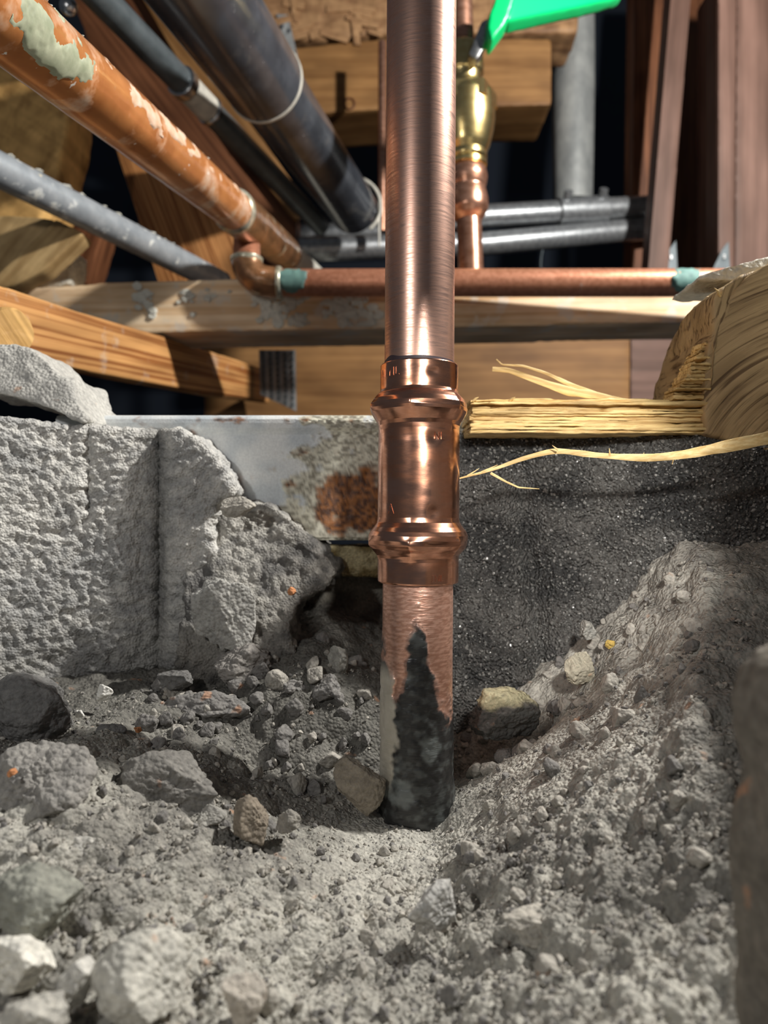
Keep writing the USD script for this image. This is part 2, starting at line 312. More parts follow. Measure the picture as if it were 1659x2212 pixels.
q = np.stack([ii * n1 + jj, (ii + 1) * n1 + jj, (ii + 1) * n1 + jj + 1, ii * n1 + jj + 1], -1).reshape(-1, 4)
gm = trimesh.Trimesh(np.stack([GVX, GVY, GVZ], -1).reshape(-1, 3), np.vstack([q[:, [0, 1, 2]], q[:, [0, 2, 3]]]), process=False)
def dirt_col(v):
    a = fbm(v / 0.03, 4, 21); b = fbm(v / 0.006, 3, 22)
    c = mixc((0.24, 0.228, 0.205), (0.49, 0.47, 0.42), sstep(0.35, 0.65, 0.6 * a + 0.4 * b))
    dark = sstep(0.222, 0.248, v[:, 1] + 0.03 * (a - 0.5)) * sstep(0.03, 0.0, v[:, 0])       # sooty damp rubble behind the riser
    dark = np.maximum(dark, 0.6 * sstep(0.178, 0.200, v[:, 1] + 0.03 * (a - 0.5)) * sstep(-0.005, -0.03, v[:, 0]))  # shadow zone left of the riser deepened in the dirt colour
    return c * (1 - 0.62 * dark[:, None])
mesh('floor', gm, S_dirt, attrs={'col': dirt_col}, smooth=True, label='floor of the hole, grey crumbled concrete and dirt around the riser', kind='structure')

# ------------------------------------------------------------------ cut slab on the left, wet block on the right, broken concrete between
fine = ((0.008, 0.0012), (0.0034, 0.0017), (0.0018, 0.0016))
def yl(px, py):
    px = np.asarray(px, float)
    return 0.293 - 0.030 * sstep(330, -250, px) - 0.0 * px + 0.006 * np.exp(-((px - 347) / 12.0) ** 2) + 0.0035 * np.exp(-((px - 318) / 34.0) ** 2) + 0.004 * np.exp(-((px - 192) / 4.0) ** 2) * sstep(1150, 1080, py) + 0.006 * np.exp(-((px - 193) / 7.0) ** 2 - ((np.asarray(py) - 1065) / 26.0) ** 2)
left_pts = [(-420, 900), (-100, 898), (0, 905), (60, 912), (130, 924), (200, 926), (340, 932), (385, 928), (430, 955), (465, 990), (492, 1030), (500, 1060), (470, 1085), (455, 1130), (462, 1200), (420, 1245), (405, 1400), (430, 1560), (430, 1640), (-420, 1700)]
def block_col(v):
    a = fbm(v / 0.02, 4, 31); b = fbm(v / 0.004, 3, 32)
    c = mixc((0.44, 0.435, 0.425), (0.70, 0.68, 0.64), sstep(0.35, 0.65, 0.5 * a + 0.5 * b))
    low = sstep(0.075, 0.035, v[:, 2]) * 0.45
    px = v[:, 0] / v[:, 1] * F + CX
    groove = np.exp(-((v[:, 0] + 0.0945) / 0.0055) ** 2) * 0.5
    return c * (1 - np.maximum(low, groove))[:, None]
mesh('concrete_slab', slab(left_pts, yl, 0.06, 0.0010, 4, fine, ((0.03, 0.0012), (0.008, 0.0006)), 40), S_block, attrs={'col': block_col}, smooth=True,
     label='rough light-grey cut concrete slab with a vertical saw groove, left of the riser', cat='concrete')
mesh('concrete_slab', rough(trimesh.creation.box(extents=(0.16, 0.235, 0.16)).subdivide_to_size(0.006).apply_translation((0.219, 0.137, 0.060)), (), ((0.03, 0.004), (0.008, 0.0008)), 44), S_block,
     attrs={'col': lambda v: mixc((0.40, 0.39, 0.37), (0.6, 0.58, 0.54), fbm(v / 0.02, 4, 45))}, smooth=True, label='unseen concrete slab added right of the hole to shade its slope', cat='concrete')  # added out of view to keep the work lamp off the right slope
right_pts = [(930, 938), (1010, 940), (1080, 928), (1160, 940), (1290, 934), (1420, 944), (1560, 940), (1900, 930), (1900, 1640), (930, 1640)]
def yr(px, py):
    px, py = np.asarray(px, float), np.asarray(py, float)
    return 0.288 - 0.035 * sstep(1150, 1800, px) + 0.009 * np.exp(-((px - 1118 - 0.12 * (py - 980)) / 24.0) ** 2) * sstep(960, 1010, py) - 0.010 * sstep(1150, 1480, py) + 0.006 * sstep(985, 930, px)
def wet_col(v):
    a = fbm(v / 0.018, 4, 41)
    return mixc((0.085, 0.085, 0.085), (0.20, 0.195, 0.185), sstep(0.35, 0.65, a)) 
wet = mesh('wet_concrete_block', slab(right_pts, yr, 0.05, 0.0011, 3, ((0.011, 0.0014), (0.0045, 0.0018), (0.0021, 0.0012)), ((0.03, 0.0022),), 42), S_wet, attrs={'col': wet_col}, smooth=True,
     label='dark damp concrete face right of the riser under the split plank', cat='concrete')
def instancer(name, label, protos, pos, scale, seed, parent='/World'):
    pi = UsdGeom.PointInstancer.Define(stage, parent + '/' + name); tag(pi.GetPrim(), label, 'grit' if parent == '/World' else None, None, 'stuff')
    paths = []
    for k_, (m_, mt_) in enumerate(protos):
        p_ = f'{parent}/{name}/grain_{k_:03d}'; usdkit.mesh(stage, p_, m_, mt_, smooth=True); paths.append(Sdf.Path(p_))
    r_ = np.random.default_rng(seed); n_ = len(pos); pi.CreatePrototypesRel().SetTargets(paths)
    pi.CreatePositionsAttr(Vt.Vec3fArray.FromNumpy(np.asarray(pos, np.float32))); pi.CreateScalesAttr(Vt.Vec3fArray.FromNumpy(np.repeat(np.asarray(scale)[:, None], 3, 1).astype(np.float32)))
    pi.CreateProtoIndicesAttr(Vt.IntArray.FromNumpy(r_.integers(0, len(paths), n_).astype(np.int32)))
    qs = r_.normal(size=(n_, 4)); qs /= np.linalg.norm(qs, axis=1, keepdims=True)
    pi.CreateOrientationsAttr(Vt.QuathArray([Gf.Quath(float(a), float(b), float(c), float(d)) for a, b, c, d in qs]))
S_bead = stone('wet_grain', scale=900, attr=False, base=(0.19, 0.187, 0.178), speck=False, rough=0.14, spec=1.0, bump=0.2, dist=0.0002)
vw = np.array(UsdGeom.Mesh.Get(stage, wet.path).GetPointsAttr().Get()) + wet.base; r_ = np.random.default_rng(46)
vw = vw[(vw[:, 1] < 0.297) & (vw[:, 2] < 0.134) & (vw[:, 0] < 0.17)]; vw = vw[r_.choice(len(vw), 15000, replace=False)] + r_.normal(size=(15000, 3)) * 0.0003
instancer('wet_grit', 'glinting damp grains on the dark concrete face right of the riser', [(rock_mesh(720 + k_, 2, 7, (1, 0.8, 0.8), 0.06, 0.04), S_bead) for k_ in range(4)], vw, 0.00026 * 3.6 ** (r_.random(15000) ** 1.8), 47)
def mid_col(v):
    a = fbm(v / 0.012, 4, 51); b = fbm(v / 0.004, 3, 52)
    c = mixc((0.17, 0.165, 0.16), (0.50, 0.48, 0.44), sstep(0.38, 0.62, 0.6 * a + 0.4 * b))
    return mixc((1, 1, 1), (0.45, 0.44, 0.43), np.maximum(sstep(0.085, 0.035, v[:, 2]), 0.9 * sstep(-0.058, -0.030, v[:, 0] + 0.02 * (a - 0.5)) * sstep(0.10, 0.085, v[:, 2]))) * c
mid_pts = [(410, 1090), (470, 1085), (520, 1080), (590, 1095), (640, 1130), (668, 1165), (690, 1195), (725, 1235), (690, 1270), (640, 1300), (620, 1360), (640, 1420), (600, 1520), (380, 1560), (400, 1250)]
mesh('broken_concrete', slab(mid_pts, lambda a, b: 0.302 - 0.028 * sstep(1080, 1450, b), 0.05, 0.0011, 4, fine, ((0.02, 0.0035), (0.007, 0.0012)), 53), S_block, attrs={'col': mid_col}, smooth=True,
     label='crumbled concrete lump sloping down under the galvanized strip, between slab and riser', cat='concrete')
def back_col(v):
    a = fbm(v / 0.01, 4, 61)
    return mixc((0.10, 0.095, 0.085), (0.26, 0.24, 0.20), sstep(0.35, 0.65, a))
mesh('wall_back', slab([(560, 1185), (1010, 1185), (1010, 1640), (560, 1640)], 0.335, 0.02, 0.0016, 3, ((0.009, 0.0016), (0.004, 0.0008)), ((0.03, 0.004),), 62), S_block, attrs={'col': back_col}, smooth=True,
     label='dark earth at the back of the hollow behind the riser', kind='structure')
mesh('sill_ledge', slab([(655, 1176), (820, 1180), (900, 1190), (900, 1250), (760, 1245), (690, 1230)], lambda a, b: 0.318 + 0.0 * a, 0.018, 0.0014, 2, ((0.006, 0.0009),), ((0.02, 0.002),), 63), S_block,
     attrs={'col': lambda v: mixc((0.16, 0.12, 0.05), (0.46, 0.40, 0.24), sstep(0.4, 0.62, fbm(v / 0.008, 4, 64)))}, smooth=True,
     label='yellow-brown crusted ledge in the gap under the galvanized strip', cat='ledge')

# galvanized strip with a rolled top lip
prof = [(0.030, 894), (0.010, 893), (0.004, 894.5), (0.0015, 898), (0.0002, 905), (0, 914), (0.0004, 924), (0.0016, 932), (0.0022, 938), (0.0020, 945), (0.0020, 1000), (0.0022, 1090), (0.0030, 1160), (0.0045, 1168), (0.03, 1170)]
xs = np.linspace(120, 1010, 240); yg = 0.308
pz = np.interp(np.linspace(0, len(prof) - 1, 150), np.arange(len(prof)), [p[0] for p in prof]); py_ = np.interp(np.linspace(0, len(prof) - 1, 150), np.arange(len(prof)), [p[1] for p in prof])
GXs, _ = np.meshgrid(xs, pz, indexing='ij')
gv = np.stack([(GXs - CX) / F * yg, yg + np.broadcast_to(pz, GXs.shape), CZ + (CY - np.broadcast_to(py_, GXs.shape)) / F * yg], -1).reshape(-1, 3)
def crust(v):
    """where mortar crust and rust sit on the strip"""
    x, z = v[:, 0], v[:, 2]; n = fbm(v / 0.007, 4, 71)
    cr = sstep(0.46, 0.56, n + 1.1 * np.clip((x + 0.052) / 0.05, -0.5, 0.6) - 0.25 * sstep(0.112, 0.136, z) - 0.20 + 0.22 * sstep(0.108, 0.095, z))
    rust = sstep(0.42, 0.58, n * 0.7 + 0.62 * np.exp(-(((x + 0.011) / 0.016) ** 2 + ((z - 0.103) / 0.013) ** 2)))
    return cr, rust
cr, _ = crust(gv)
gv[:, 1] -= cr * np.maximum(0, grains(gv, ((0.0022, 0.0008), (0.0011, 0.0005)), 72) + 0.0004) * (gv[:, 2] < 0.14)
a_, b_ = np.meshgrid(np.arange(239), np.arange(149), indexing='ij')
q = np.stack([a_ * 150 + b_, (a_ + 1) * 150 + b_, (a_ + 1) * 150 + b_ + 1, a_ * 150 + b_ + 1], -1).reshape(-1, 4)
gf = np.vstack([q[:, [0, 2, 1]], q[:, [0, 3, 2]]])
def galv_col(v):
    cr, ru = crust(v); n = fbm(v / 0.012, 3, 73)
    c = mixc((0.58, 0.63, 0.67), (0.80, 0.82, 0.82), sstep(0.3, 0.7, n))
    c = c * (1 - cr[:, None]) + cr[:, None] * mixc((0.30, 0.28, 0.22), (0.72, 0.70, 0.58), sstep(0.35, 0.6, fbm(v / 0.0014, 3, 74)))
    return c * (1 - ru[:, None]) + ru[:, None] * mixc((0.07, 0.025, 0.010), (0.34, 0.13, 0.035), sstep(0.35, 0.65, fbm(v / 0.0016, 3, 75)))
S_galv = stone('galvanized_crusted', scale=900, rough=0.55, spec=0.5, bump=0.25, dist=0.0003, speck=False, lo=0.85, hi=1.1)
mesh('galvanized_strip', trimesh.Trimesh(gv, gf, process=False), S_galv, attrs={'col': galv_col}, smooth=True,
     label='pale galvanized steel strip with rolled top lip, mortar crust and a rust patch', cat='metal strip')

# ------------------------------------------------------------------ the copper riser with its press coupling
def R(y): return np.array([RX - (y - 655) / 945.0 * 0.0009, RY, CZ + (CY - y) / F * RY])
riser = thing('copper_riser', 'bright vertical copper pipe with a press coupling rising from the dirt', 'pipe', R(1780))
mesh('upper_pipe', tube([R(y) for y in np.linspace(-260, 830, 40)], RR, 128), C_new, riser)
def mk_line(y):                              # marker line round the pipe end
    th = np.linspace(math.pi * 0.97, 2.03 * math.pi, 80); w = 5.0 + 6 * np.exp(-((th - 3.75) / 0.25) ** 2) - 2.5 * sstep(4.3, 5.8, th)
    c = R(y); top, bot = CZ + (CY - (y - w)) / F * RY, CZ + (CY - (y + 14)) / F * RY
    r = RR + 0.00006
    a = np.stack([c[0] + r * np.cos(th), RY + r * np.sin(th), top], 1) if np.ndim(top) else None
    b = np.stack([c[0] + r * np.cos(th), RY + r * np.sin(th), np.full(80, bot)], 1)
    v = np.vstack([a, b]); i = np.arange(79)
    return trimesh.Trimesh(v, np.vstack([np.stack([i, i + 80, i + 81], 1), np.stack([i, i + 81, i + 1], 1)]), process=False)
mesh('marker_line', mk_line(788), DARK, riser, label='black insertion mark drawn on the pipe')
k = 75.0 / RR                                # pixels per metre of radius at the riser
cp = [(790, 76.5), (790.6, 82), (793, 83.6), (820, 84), (846, 84), (852, 86), (858, 92), (866, 99), (876, 104.5), (886, 106), (893, 104), (904, 97), (914, 90.5), (922, 88), (932, 87.3), (948, 87.3), (960, 87.6), (1020, 88), (1100, 88), (1118, 88),
      (1128, 90), (1138, 96), (1147, 103), (1156, 107), (1166, 108.6), (1176, 107.5), (1184, 103), (1191, 96), (1198, 90), (1203, 88.2), (1210, 87.5), (1240, 87.2), (1254, 87), (1257, 85.8), (1258, 76.5)]
cpa = np.array(cp, float)
ss = np.linspace(0, len(cpa) - 1, 520); yy_ = np.interp(ss, np.arange(len(cpa)), cpa[:, 0]); rr_ = np.interp(ss, np.arange(len(cpa)), cpa[:, 1]) / k
coup = tube([R(y) for y in yy_], rr_, 288)
v = np.asarray(coup.vertices).copy(); yv = CY - (v[:, 2] - CZ) / RY * F; ax = np.array([R(y) for y in yv]); d = v[:, :2] - ax[:, :2]; th = np.arctan2(d[:, 1], d[:, 0])
def hexa(th, ph): u = np.mod(th - ph, math.pi / 3) - math.pi / 6; return 1 / np.cos(u)          # flats left by the press jaws
w1 = np.exp(-((yv - 880) / 13.0) ** 2) + np.exp(-((yv - 1174) / 11.0) ** 2); w2 = np.exp(-((yv - 856) / 9.0) ** 2) + np.exp(-((yv - 1200) / 10.0) ** 2) + 0.5 * np.exp(-((yv - 925) / 12.0) ** 2) + 0.5 * np.exp(-((yv - 1128) / 12.0) ** 2)
h6 = (hexa(th, 0.31) - 1.06)
sc = 1 + np.clip(w1, 0, 1) * h6 * 0.42 + np.clip(w2, 0, 1) * (hexa(th, 0.31) - 1.05) * 0.28 + 0.004 * (fbm(v / 0.006, 3, 5) - 0.5) * 2
lip = 0.0011 * np.exp(-((yv - 890) / 5.0) ** 2) * (np.abs(np.mod(th + 1.4, 2 * math.pi) - math.pi) < 9)
dent = 0.035 * sum(np.exp(-((np.mod(th - a + math.pi, 2 * math.pi) - math.pi) / 0.16) ** 2) for a in (-1.25,)) * (np.exp(-((yv - 952) / 12.0) ** 2) + np.exp(-((yv - 1107) / 13.0) ** 2) + 0.8 * np.exp(-((yv - 818) / 8.0) ** 2))
sc = sc - dent
v[:, :2] = ax[:, :2] + d * sc[:, None]
cpl = mesh('press_coupling', trimesh.Trimesh(v, coup.faces, process=False), C_fit, riser, smooth=50, label='shiny copper press coupling with two swollen pressed beads')
def stamp(s, y, px, h, rad):
    m = text_mesh(s, h / F * RY, 0.0006); m = m.subdivide().subdivide() if len(m.faces) < 4000 else m
    p = np.asarray(m.vertices); w = p[:, 0].max(); c = R(y)
    a0 = -math.acos(np.clip((px - (CX + c[0] / RY * F)) / (rad * k), -0.98, 0.98)); th = a0 + (p[:, 0] - w / 2) / rad
    r = rad - 0.00045 + p[:, 2]
    return trimesh.Trimesh(np.stack([c[0] + r * np.cos(th), RY + r * np.sin(th), c[2] + p[:, 1]], 1), m.faces, process=False)
for s, y, px, h in (('NL', 822, 849, 17), ('M', 822, 828, 17), ('NL', 956, 944, 14), ('A', 1109, 843, 20), ('INL', 1249, 940, 13)):
    mesh('stamped_marking', stamp(s, y, px, h, 84 / k if y < 850 else (87.6 / k)), C_fit, cpl, smooth=False)
# lower stub: sanded copper, tarred and cemented towards the ground (wear of its own, painted by noise in place)
lp = tube([R(y) for y in np.linspace(1225, 1790, 240)], RR * 1.012, 160)
def low_mask(p):
    y = CY - (p[:, 2] - CZ) / RY * F; u = (p[:, 0] - R(1400)[0]) / RR
    n = fbm(p / 0.006, 4, 81) - 0.5; n2 = fbm(p / 0.002, 3, 82) - 0.5
    edge = 1520 - 200 * np.exp(-((u + 0.02) / 0.42) ** 2) + 60 * sstep(-0.4, -0.75, u) * 0 - 130 * sstep(-0.7, -0.95, u) + 10 * sstep(0.35, 0.8, u)
    t = sstep(-22, 22, y - edge + 130 * n + 60 * n2)
    cem = sstep(-0.12, 0.12, (-0.66 - u) * 2.2 + n * 1.6) * sstep(1400, 1480, y + 60 * n) * sstep(1700, 1640, y)
    pale = sstep(0.56, 0.70, fbm(p / 0.007, 4, 83) + 0.10 * np.exp(-((y - 1620) / 40) ** 2 - ((u - 0.4) / 0.3) ** 2))
    return t, cem, pale
pts_ = np.asarray(lp.vertices); t_, c_, _ = low_mask(pts_); yv = CY - (pts_[:, 2] - CZ) / RY * F
nrm = pts_ - np.array([R(y) for y in yv]); nrm /= np.maximum(np.linalg.norm(nrm, axis=1, keepdims=True), 1e-9)
lumpy = np.maximum(0, grains(pts_, ((0.004, 0.0005), (0.0018, 0.0003)), 84) + 0.0002)
pts_ = pts_ + nrm * (np.maximum(t_, c_) * lumpy + 0.0009 * sstep(1640, 1760, yv) * t_ + 0.0002 * c_)[:, None]
def low_col(p):
    t, cem, pale = low_mask(p)
    c = mixc((0.60, 0.32, 0.23), (0.86, 0.52, 0.40), sstep(0.35, 0.65, fbm(p * [1, 1, 2.5] / 0.0016, 3, 85)))
    tar = mixc((0.020, 0.020, 0.020), (0.15, 0.165, 0.16), 0.8 * pale + 0.3 * sstep(0.5, 0.7, fbm(p / 0.0025, 3, 86)))
    c = c * (1 - t[:, None]) + tar * t[:, None]
    return c * (1 - cem[:, None]) + cem[:, None] * mixc((0.34, 0.31, 0.25), (0.52, 0.48, 0.40), fbm(p / 0.004, 3, 87))
def low_metal(p):
    t, cem, _ = low_mask(p); m = (1 - np.maximum(t, cem)) * 0.9; return np.stack([m, m, m], 1)
LOW = M('copper_stub', {'c': ('attribute', {'attribute': 'col'}), 'm': ('attribute', {'attribute': 'met'}), 'g': ('geometry', {}), 'mp': ('mapping', {'scale': (260, 260, 1800), 'rotation': (0.0, 0.35, 0)}),
        'n': ('noise_texture', {'scale': 1.0, 'detail': 4.0}), 'b': ('bump', {'strength': 0.45, 'distance': 0.0003}), 'p': ('principled_bsdf', {'roughness': 0.36})},
        [('c.color', 'p.base_color'), ('m.fac', 'p.metallic'), ('g.position', 'mp.vector'), ('mp.vector', 'n.vector'), ('n.fac', 'b.height'), ('b.normal', 'p.normal')])
mesh('lower_pipe', trimesh.Trimesh(pts_, lp.faces, process=False), LOW, riser, attrs={'col': low_col, 'met': low_metal}, smooth=True, label='sanded copper stub coated with black tar and cement near the dirt')
# ------------------------------------------------------------------ old copper line with tee, elbow and branch
def mainp(x): return P(x, 32 + 0.836 * x, 1 / (4.13 - 0.00446 * x))
line = thing('old_copper_line', 'stained orange copper pipe slanting in from upper left with tee, elbow and branch', 'pipe', mainp(560))
rm = 0.0143
m = tube([mainp(x) for x in np.linspace(-230, 520, 60)], rm, 96)
old_pts = np.asarray(m.vertices)
mesh('main_pipe', rough(m, (), ((0.012, 0.0002),), 91), C_old, line)
rng = np.random.default_rng(98); bl = []
for kx in range(70):
    x = rng.uniform(10, 480); a = rng.uniform(-0.5, 1.5); s_ = rng.uniform(0.0003, 0.0009)
    b = rock_mesh(1200 + kx, 2, 8, (s_ * rng.uniform(1, 3), s_, s_ * 0.8), 0.1, 0.05); b.apply_translation(mainp(x) + rm * 0.97 * np.array([0.5 * math.sin(a) + .1, -math.cos(a), 0.8 * math.sin(a)]) / math.hypot(1, .1)); bl.append(b)
mesh('plaster_splash', bl, S_plaster, line, kind='stuff', label='pale specks and drips on the old copper')
def crust_on(fn, x0, x1, r, a0, a1, thr, seed):      # thin ragged crust on a pipe; angle 0 faces the viewer, positive is up and right
    t, a = np.meshgrid(np.linspace(x0, x1, 90), np.linspace(a0, a1, 40), indexing='ij'); c = np.array([fn(q) for q in t[:, 0]]); d = c[-1] - c[0]; d /= np.linalg.norm(d)
    u = np.array([0, 0, CZ]) - c[45]; u -= (u @ d) * d; u /= np.linalg.norm(u); w = np.cross(u, d); w *= np.sign(w[2])
    nn = np.cos(a)[..., None] * u + np.sin(a)[..., None] * w; p0 = c[:, None] + r * nn
    e = fbm(p0 / 0.011, 4, seed) - 0.35 * np.maximum(np.abs((t - x0) / (x1 - x0) * 2 - 1) - 0.5, 0) - 0.35 * np.maximum(np.abs((a - a0) / (a1 - a0) * 2 - 1) - 0.4, 0)
    v = (c[:, None] + (r + 0.0005 * sstep(thr, thr + 0.12, e) - 0.0004 * (e < thr))[..., None] * nn).reshape(-1, 3)
    i, j = np.meshgrid(np.arange(89), np.arange(39), indexing='ij'); q = np.stack([i * 40 + j, (i + 1) * 40 + j, (i + 1) * 40 + j + 1, i * 40 + j + 1], -1).reshape(-1, 4)
    m_ = trimesh.Trimesh(v, np.vstack([q[:, [0, 1, 2]], q[:, [0, 2, 3]]]), process=False)
    if (m_.face_normals[1000] @ nn[45, 20]) < 0: m_.invert()
    return m_
mesh('verdigris_crust', crust_on(mainp, -60, 135, rm, -0.7, 1.4, 0.45, 301), metal('pale_verdigris', (0.46, 0.48, 0.34), (0.30, 0.33, 0.22), 0.5, 0.0, (120, 120, 120), 0.4), line, smooth=True, label='pale green crust at the near end of the old copper')
mesh('lime_crust', crust_on(mainp, 110, 500, rm, 0.35, 1.7, 0.47, 302), metal('lime_dust', (0.66, 0.50, 0.39), (0.58, 0.34, 0.20), 0.6, 0.0, (150, 150, 150), 0.4), line, smooth=True, label='whitish lime crust along the upper edge of the old copper')
tee0, tee1 = mainp(505), mainp(618)
mesh('tee', rough(lathe(tee0, tee1, [(0, rm), (0.0, rm * 1.13), (0.04, rm * 1.16), (0.3, rm * 1.17), (0.5, rm * 1.17), (0.92, rm * 1.15), (1.0, rm * 1.12), (1.0, rm)], 96, 6), (), ((0.006, 0.0006),), 92), C_tee, line, label='grimy dark soldered tee')
dirm = mainp(640) - mainp(505); dirm /= np.linalg.norm(dirm)
mesh('solder_ring', tube([tee0 + dirm * s for s in (-0.003, -0.0015, 0.0015, 0.003)], [rm * 1.02, rm * 1.12, rm * 1.16, rm * 1.13], 64), C_solder, line)
mesh('far_pipe', tube([mainp(x) for x in np.linspace(612, 712, 12)], rm * 1.05, 64), S_plaster, line, label='far end of the pipe coated in pale plaster')
# stub down from the tee, elbow, branch to the right
rb = 0.0108; Yb = 0.572
top, cor = P(533, 500, 0.585), P(533, 610, Yb)
mesh('stub_pipe', tube([P(533, y, 0.60 - 0.02 * (y - 480) / 70) for y in np.linspace(480, 566, 8)], rb, 64), C_branch, line, label='short bright copper stub under the tee')
c0, c1 = P(533, 560, Yb), P(602, 611, Yb); s = np.linspace(0, 1, 24)
el = [(1 - t) ** 2 * c0 + 2 * t * (1 - t) * P(534, 611, Yb) + t ** 2 * c1 for t in s]
mesh('elbow', rough(tube(el, rb * 1.14, 64), (), ((0.008, 0.0004),), 93), C_tee, line, label='dark elbow turning into the branch pipe')
mesh('solder_ring', tube([P(533, y, Yb) for y in (555, 558, 564, 568)], [rb * 1.06, rb * 1.2, rb * 1.2, rb * 1.1], 48), C_solder, line)
mesh('solder_ring', tube([P(x, 611, Yb) for x in (596, 600, 606, 611)], [rb * 1.08, rb * 1.2, rb * 1.2, rb * 1.05], 48), C_solder, line)
brY = lin(600, Yb, 1600, 0.555)
mesh('branch_pipe', tube([P(x, 611 - 0.0 * x, float(brY(x, 0))) for x in np.linspace(604, 1720, 60)], rb, 80), C_branch, line)
def patch_on(center_px, w, h, seed):          # thin crust lying on the branch pipe
    x = np.linspace(-1, 1, 26); th = np.linspace(-1.25, 1.35, 26); X, TH = np.meshgrid(x, th, indexing='ij')
    e = 1.25 * X ** 2 + (TH / 1.15) ** 2 + 1.9 * (fbm(np.stack([X, TH, 0 * X], -1) * 2.2 + seed, 3, seed) - 0.5)
    r = rb + 0.0009 * sstep(1.0, 0.55, e) - 0.0006 * (e > 1)
    c = np.array([P(center_px + w * t, 611, float(brY(center_px, 0))) for t in x])
    v = np.stack([np.broadcast_to(c[:, None, 0], X.shape), c[:, None, 1] - r * np.cos(TH), c[:, None, 2] + r * np.sin(TH) * h], -1).reshape(-1, 3)
    i, j = np.meshgrid(np.arange(25), np.arange(25), indexing='ij'); q = np.stack([i * 26 + j, (i + 1) * 26 + j, (i + 1) * 26 + j + 1, i * 26 + j + 1], -1).reshape(-1, 4)
    return trimesh.Trimesh(v, np.vstack([q[:, [0, 1, 2]], q[:, [0, 2, 3]]]), process=False)
mesh('verdigris_patch', patch_on(634, 34, 1.0, 3), C_green, line, smooth=True, label='green corrosion beside the elbow')
pt = patch_on(1478, 38, 1.0, 6); mesh('verdigris_patch', pt, C_green, line, smooth=True, label='blue-green corrosion spot near the right end')

# ------------------------------------------------------------------ conduits and plastic pipe upper left
g0 = lambda x: P(x, 368 + 0.508 * x, 1 / (2.10 - 0.00150 * x))
cd = thing('grey_conduit', 'pale grey zinc conduit splashed with plaster, lowest of the slanting pipes at left', 'conduit', g0(440))
mesh('tube', rough(tube([g0(x) for x in np.linspace(-200, 478, 60)], 0.0117, 64), (), ((0.01, 0.00015),), 94), EMT, cd)
rng = np.random.default_rng(95); bl = []
for kx in range(46):
    x = rng.uniform(10, 440); c = g0(x); a = rng.uniform(-0.3, 1.6); s_ = rng.uniform(0.0006, 0.0022)
    b = rock_mesh(900 + kx, 2, 8, (s_ * 1.6, s_, s_ * 0.7), 0.1, 0.05); b.apply_translation(c + 0.0113 * np.array([0.35 * math.sin(a), -math.cos(a), math.sin(a)])); bl.append(b)
mesh('plaster_splash', bl, S_plaster, cd, kind='stuff', label='specks of dried plaster')
s0 = lambda y: P(222 + 0.965 * y, y, 1 / (1.82 - 0.00148 * y))
sc_ = thing('dark_conduit', 'thin dark grey conduit with a pale taped joint, beside the black pipe', 'conduit', s0(480))
mesh('tube', tube([s0(y) for y in np.linspace(-160, 488, 30)], 0.0117, 48), EMT2, sc_)
mesh('coupling', tube([s0(y) for y in (172, 174, 186, 190)], [0.0125, 0.0142, 0.0142, 0.0125], 48), STEEL, sc_, label='steel conduit coupling')
mesh('pale_tape', rough(tube([s0(y) for y in np.linspace(190, 234, 12)], 0.0127, 48), (), ((0.01, 0.0004),), 96), GLUE, sc_, label='pale smeared collar on the conduit')
mesh('ring', tube([s0(y) for y in (236, 238, 241, 243)], [0.012, 0.0135, 0.0135, 0.012], 48), STEEL, sc_)
a0 = lambda y: P(447 + 0.70 * y, y, 1 / (2.0 - 0.00195 * y))
ab = thing('black_drain_pipe', 'large glossy black plastic drain pipe, dusty, with a glued joint', 'pipe', a0(440))
mesh('upper_length', tube([a0(y) for y in np.linspace(-200, 175, 20)], 0.0335, 96), ABS, ab, label='hub end of the black pipe')
mesh('lower_length', tube([a0(y) for y in np.linspace(150, 452, 20)], 0.0302, 96), ABS, ab)
mesh('glue_ring', tube([a0(y) for y in (173, 175, 178, 180)], [0.031, 0.0343, 0.0343, 0.0305], 96), GLUE, ab, label='pale bead of glue round the joint')
mesh('glue_smear', rough(tube([a0(y) for y in np.linspace(178, 205, 10)], 0.0306, 96), (), ((0.02, 0.0006),), 97), ABS, ab)
c = a0(448); hg = thing('pipe_hanger', 'thin pale hanger strap hooked round the lower end of the black pipe', 'hanger', c + np.array([0, 0, -0.035]))
th = np.linspace(-0.9, 1.2, 30); hp = [c + np.array([0.036 * math.cos(t), -0.004, 0.036 * math.sin(t)]) for t in th]
mesh('strap', tube(hp, 0.0022, 10), GLUE, hg)
mesh('wire', tube([c + np.array([0.034, -0.004, -0.05 + 0.06 * t]) for t in np.linspace(0, 1, 4)], 0.0012, 8), GLUE, hg)
sw = thing('screw', 'shiny round screw head poking from the dark at upper left', 'screw', P(148, 14, 0.45))
mesh('head', rough(trimesh.creation.icosphere(3, 0.0055).apply_translation(P(148, 14, 0.45))), STEEL, sw)
mesh('shank', pipe(P(148, 12, 0.452), P(140, -60, 0.47), 0.003, 16), STEEL, sw)

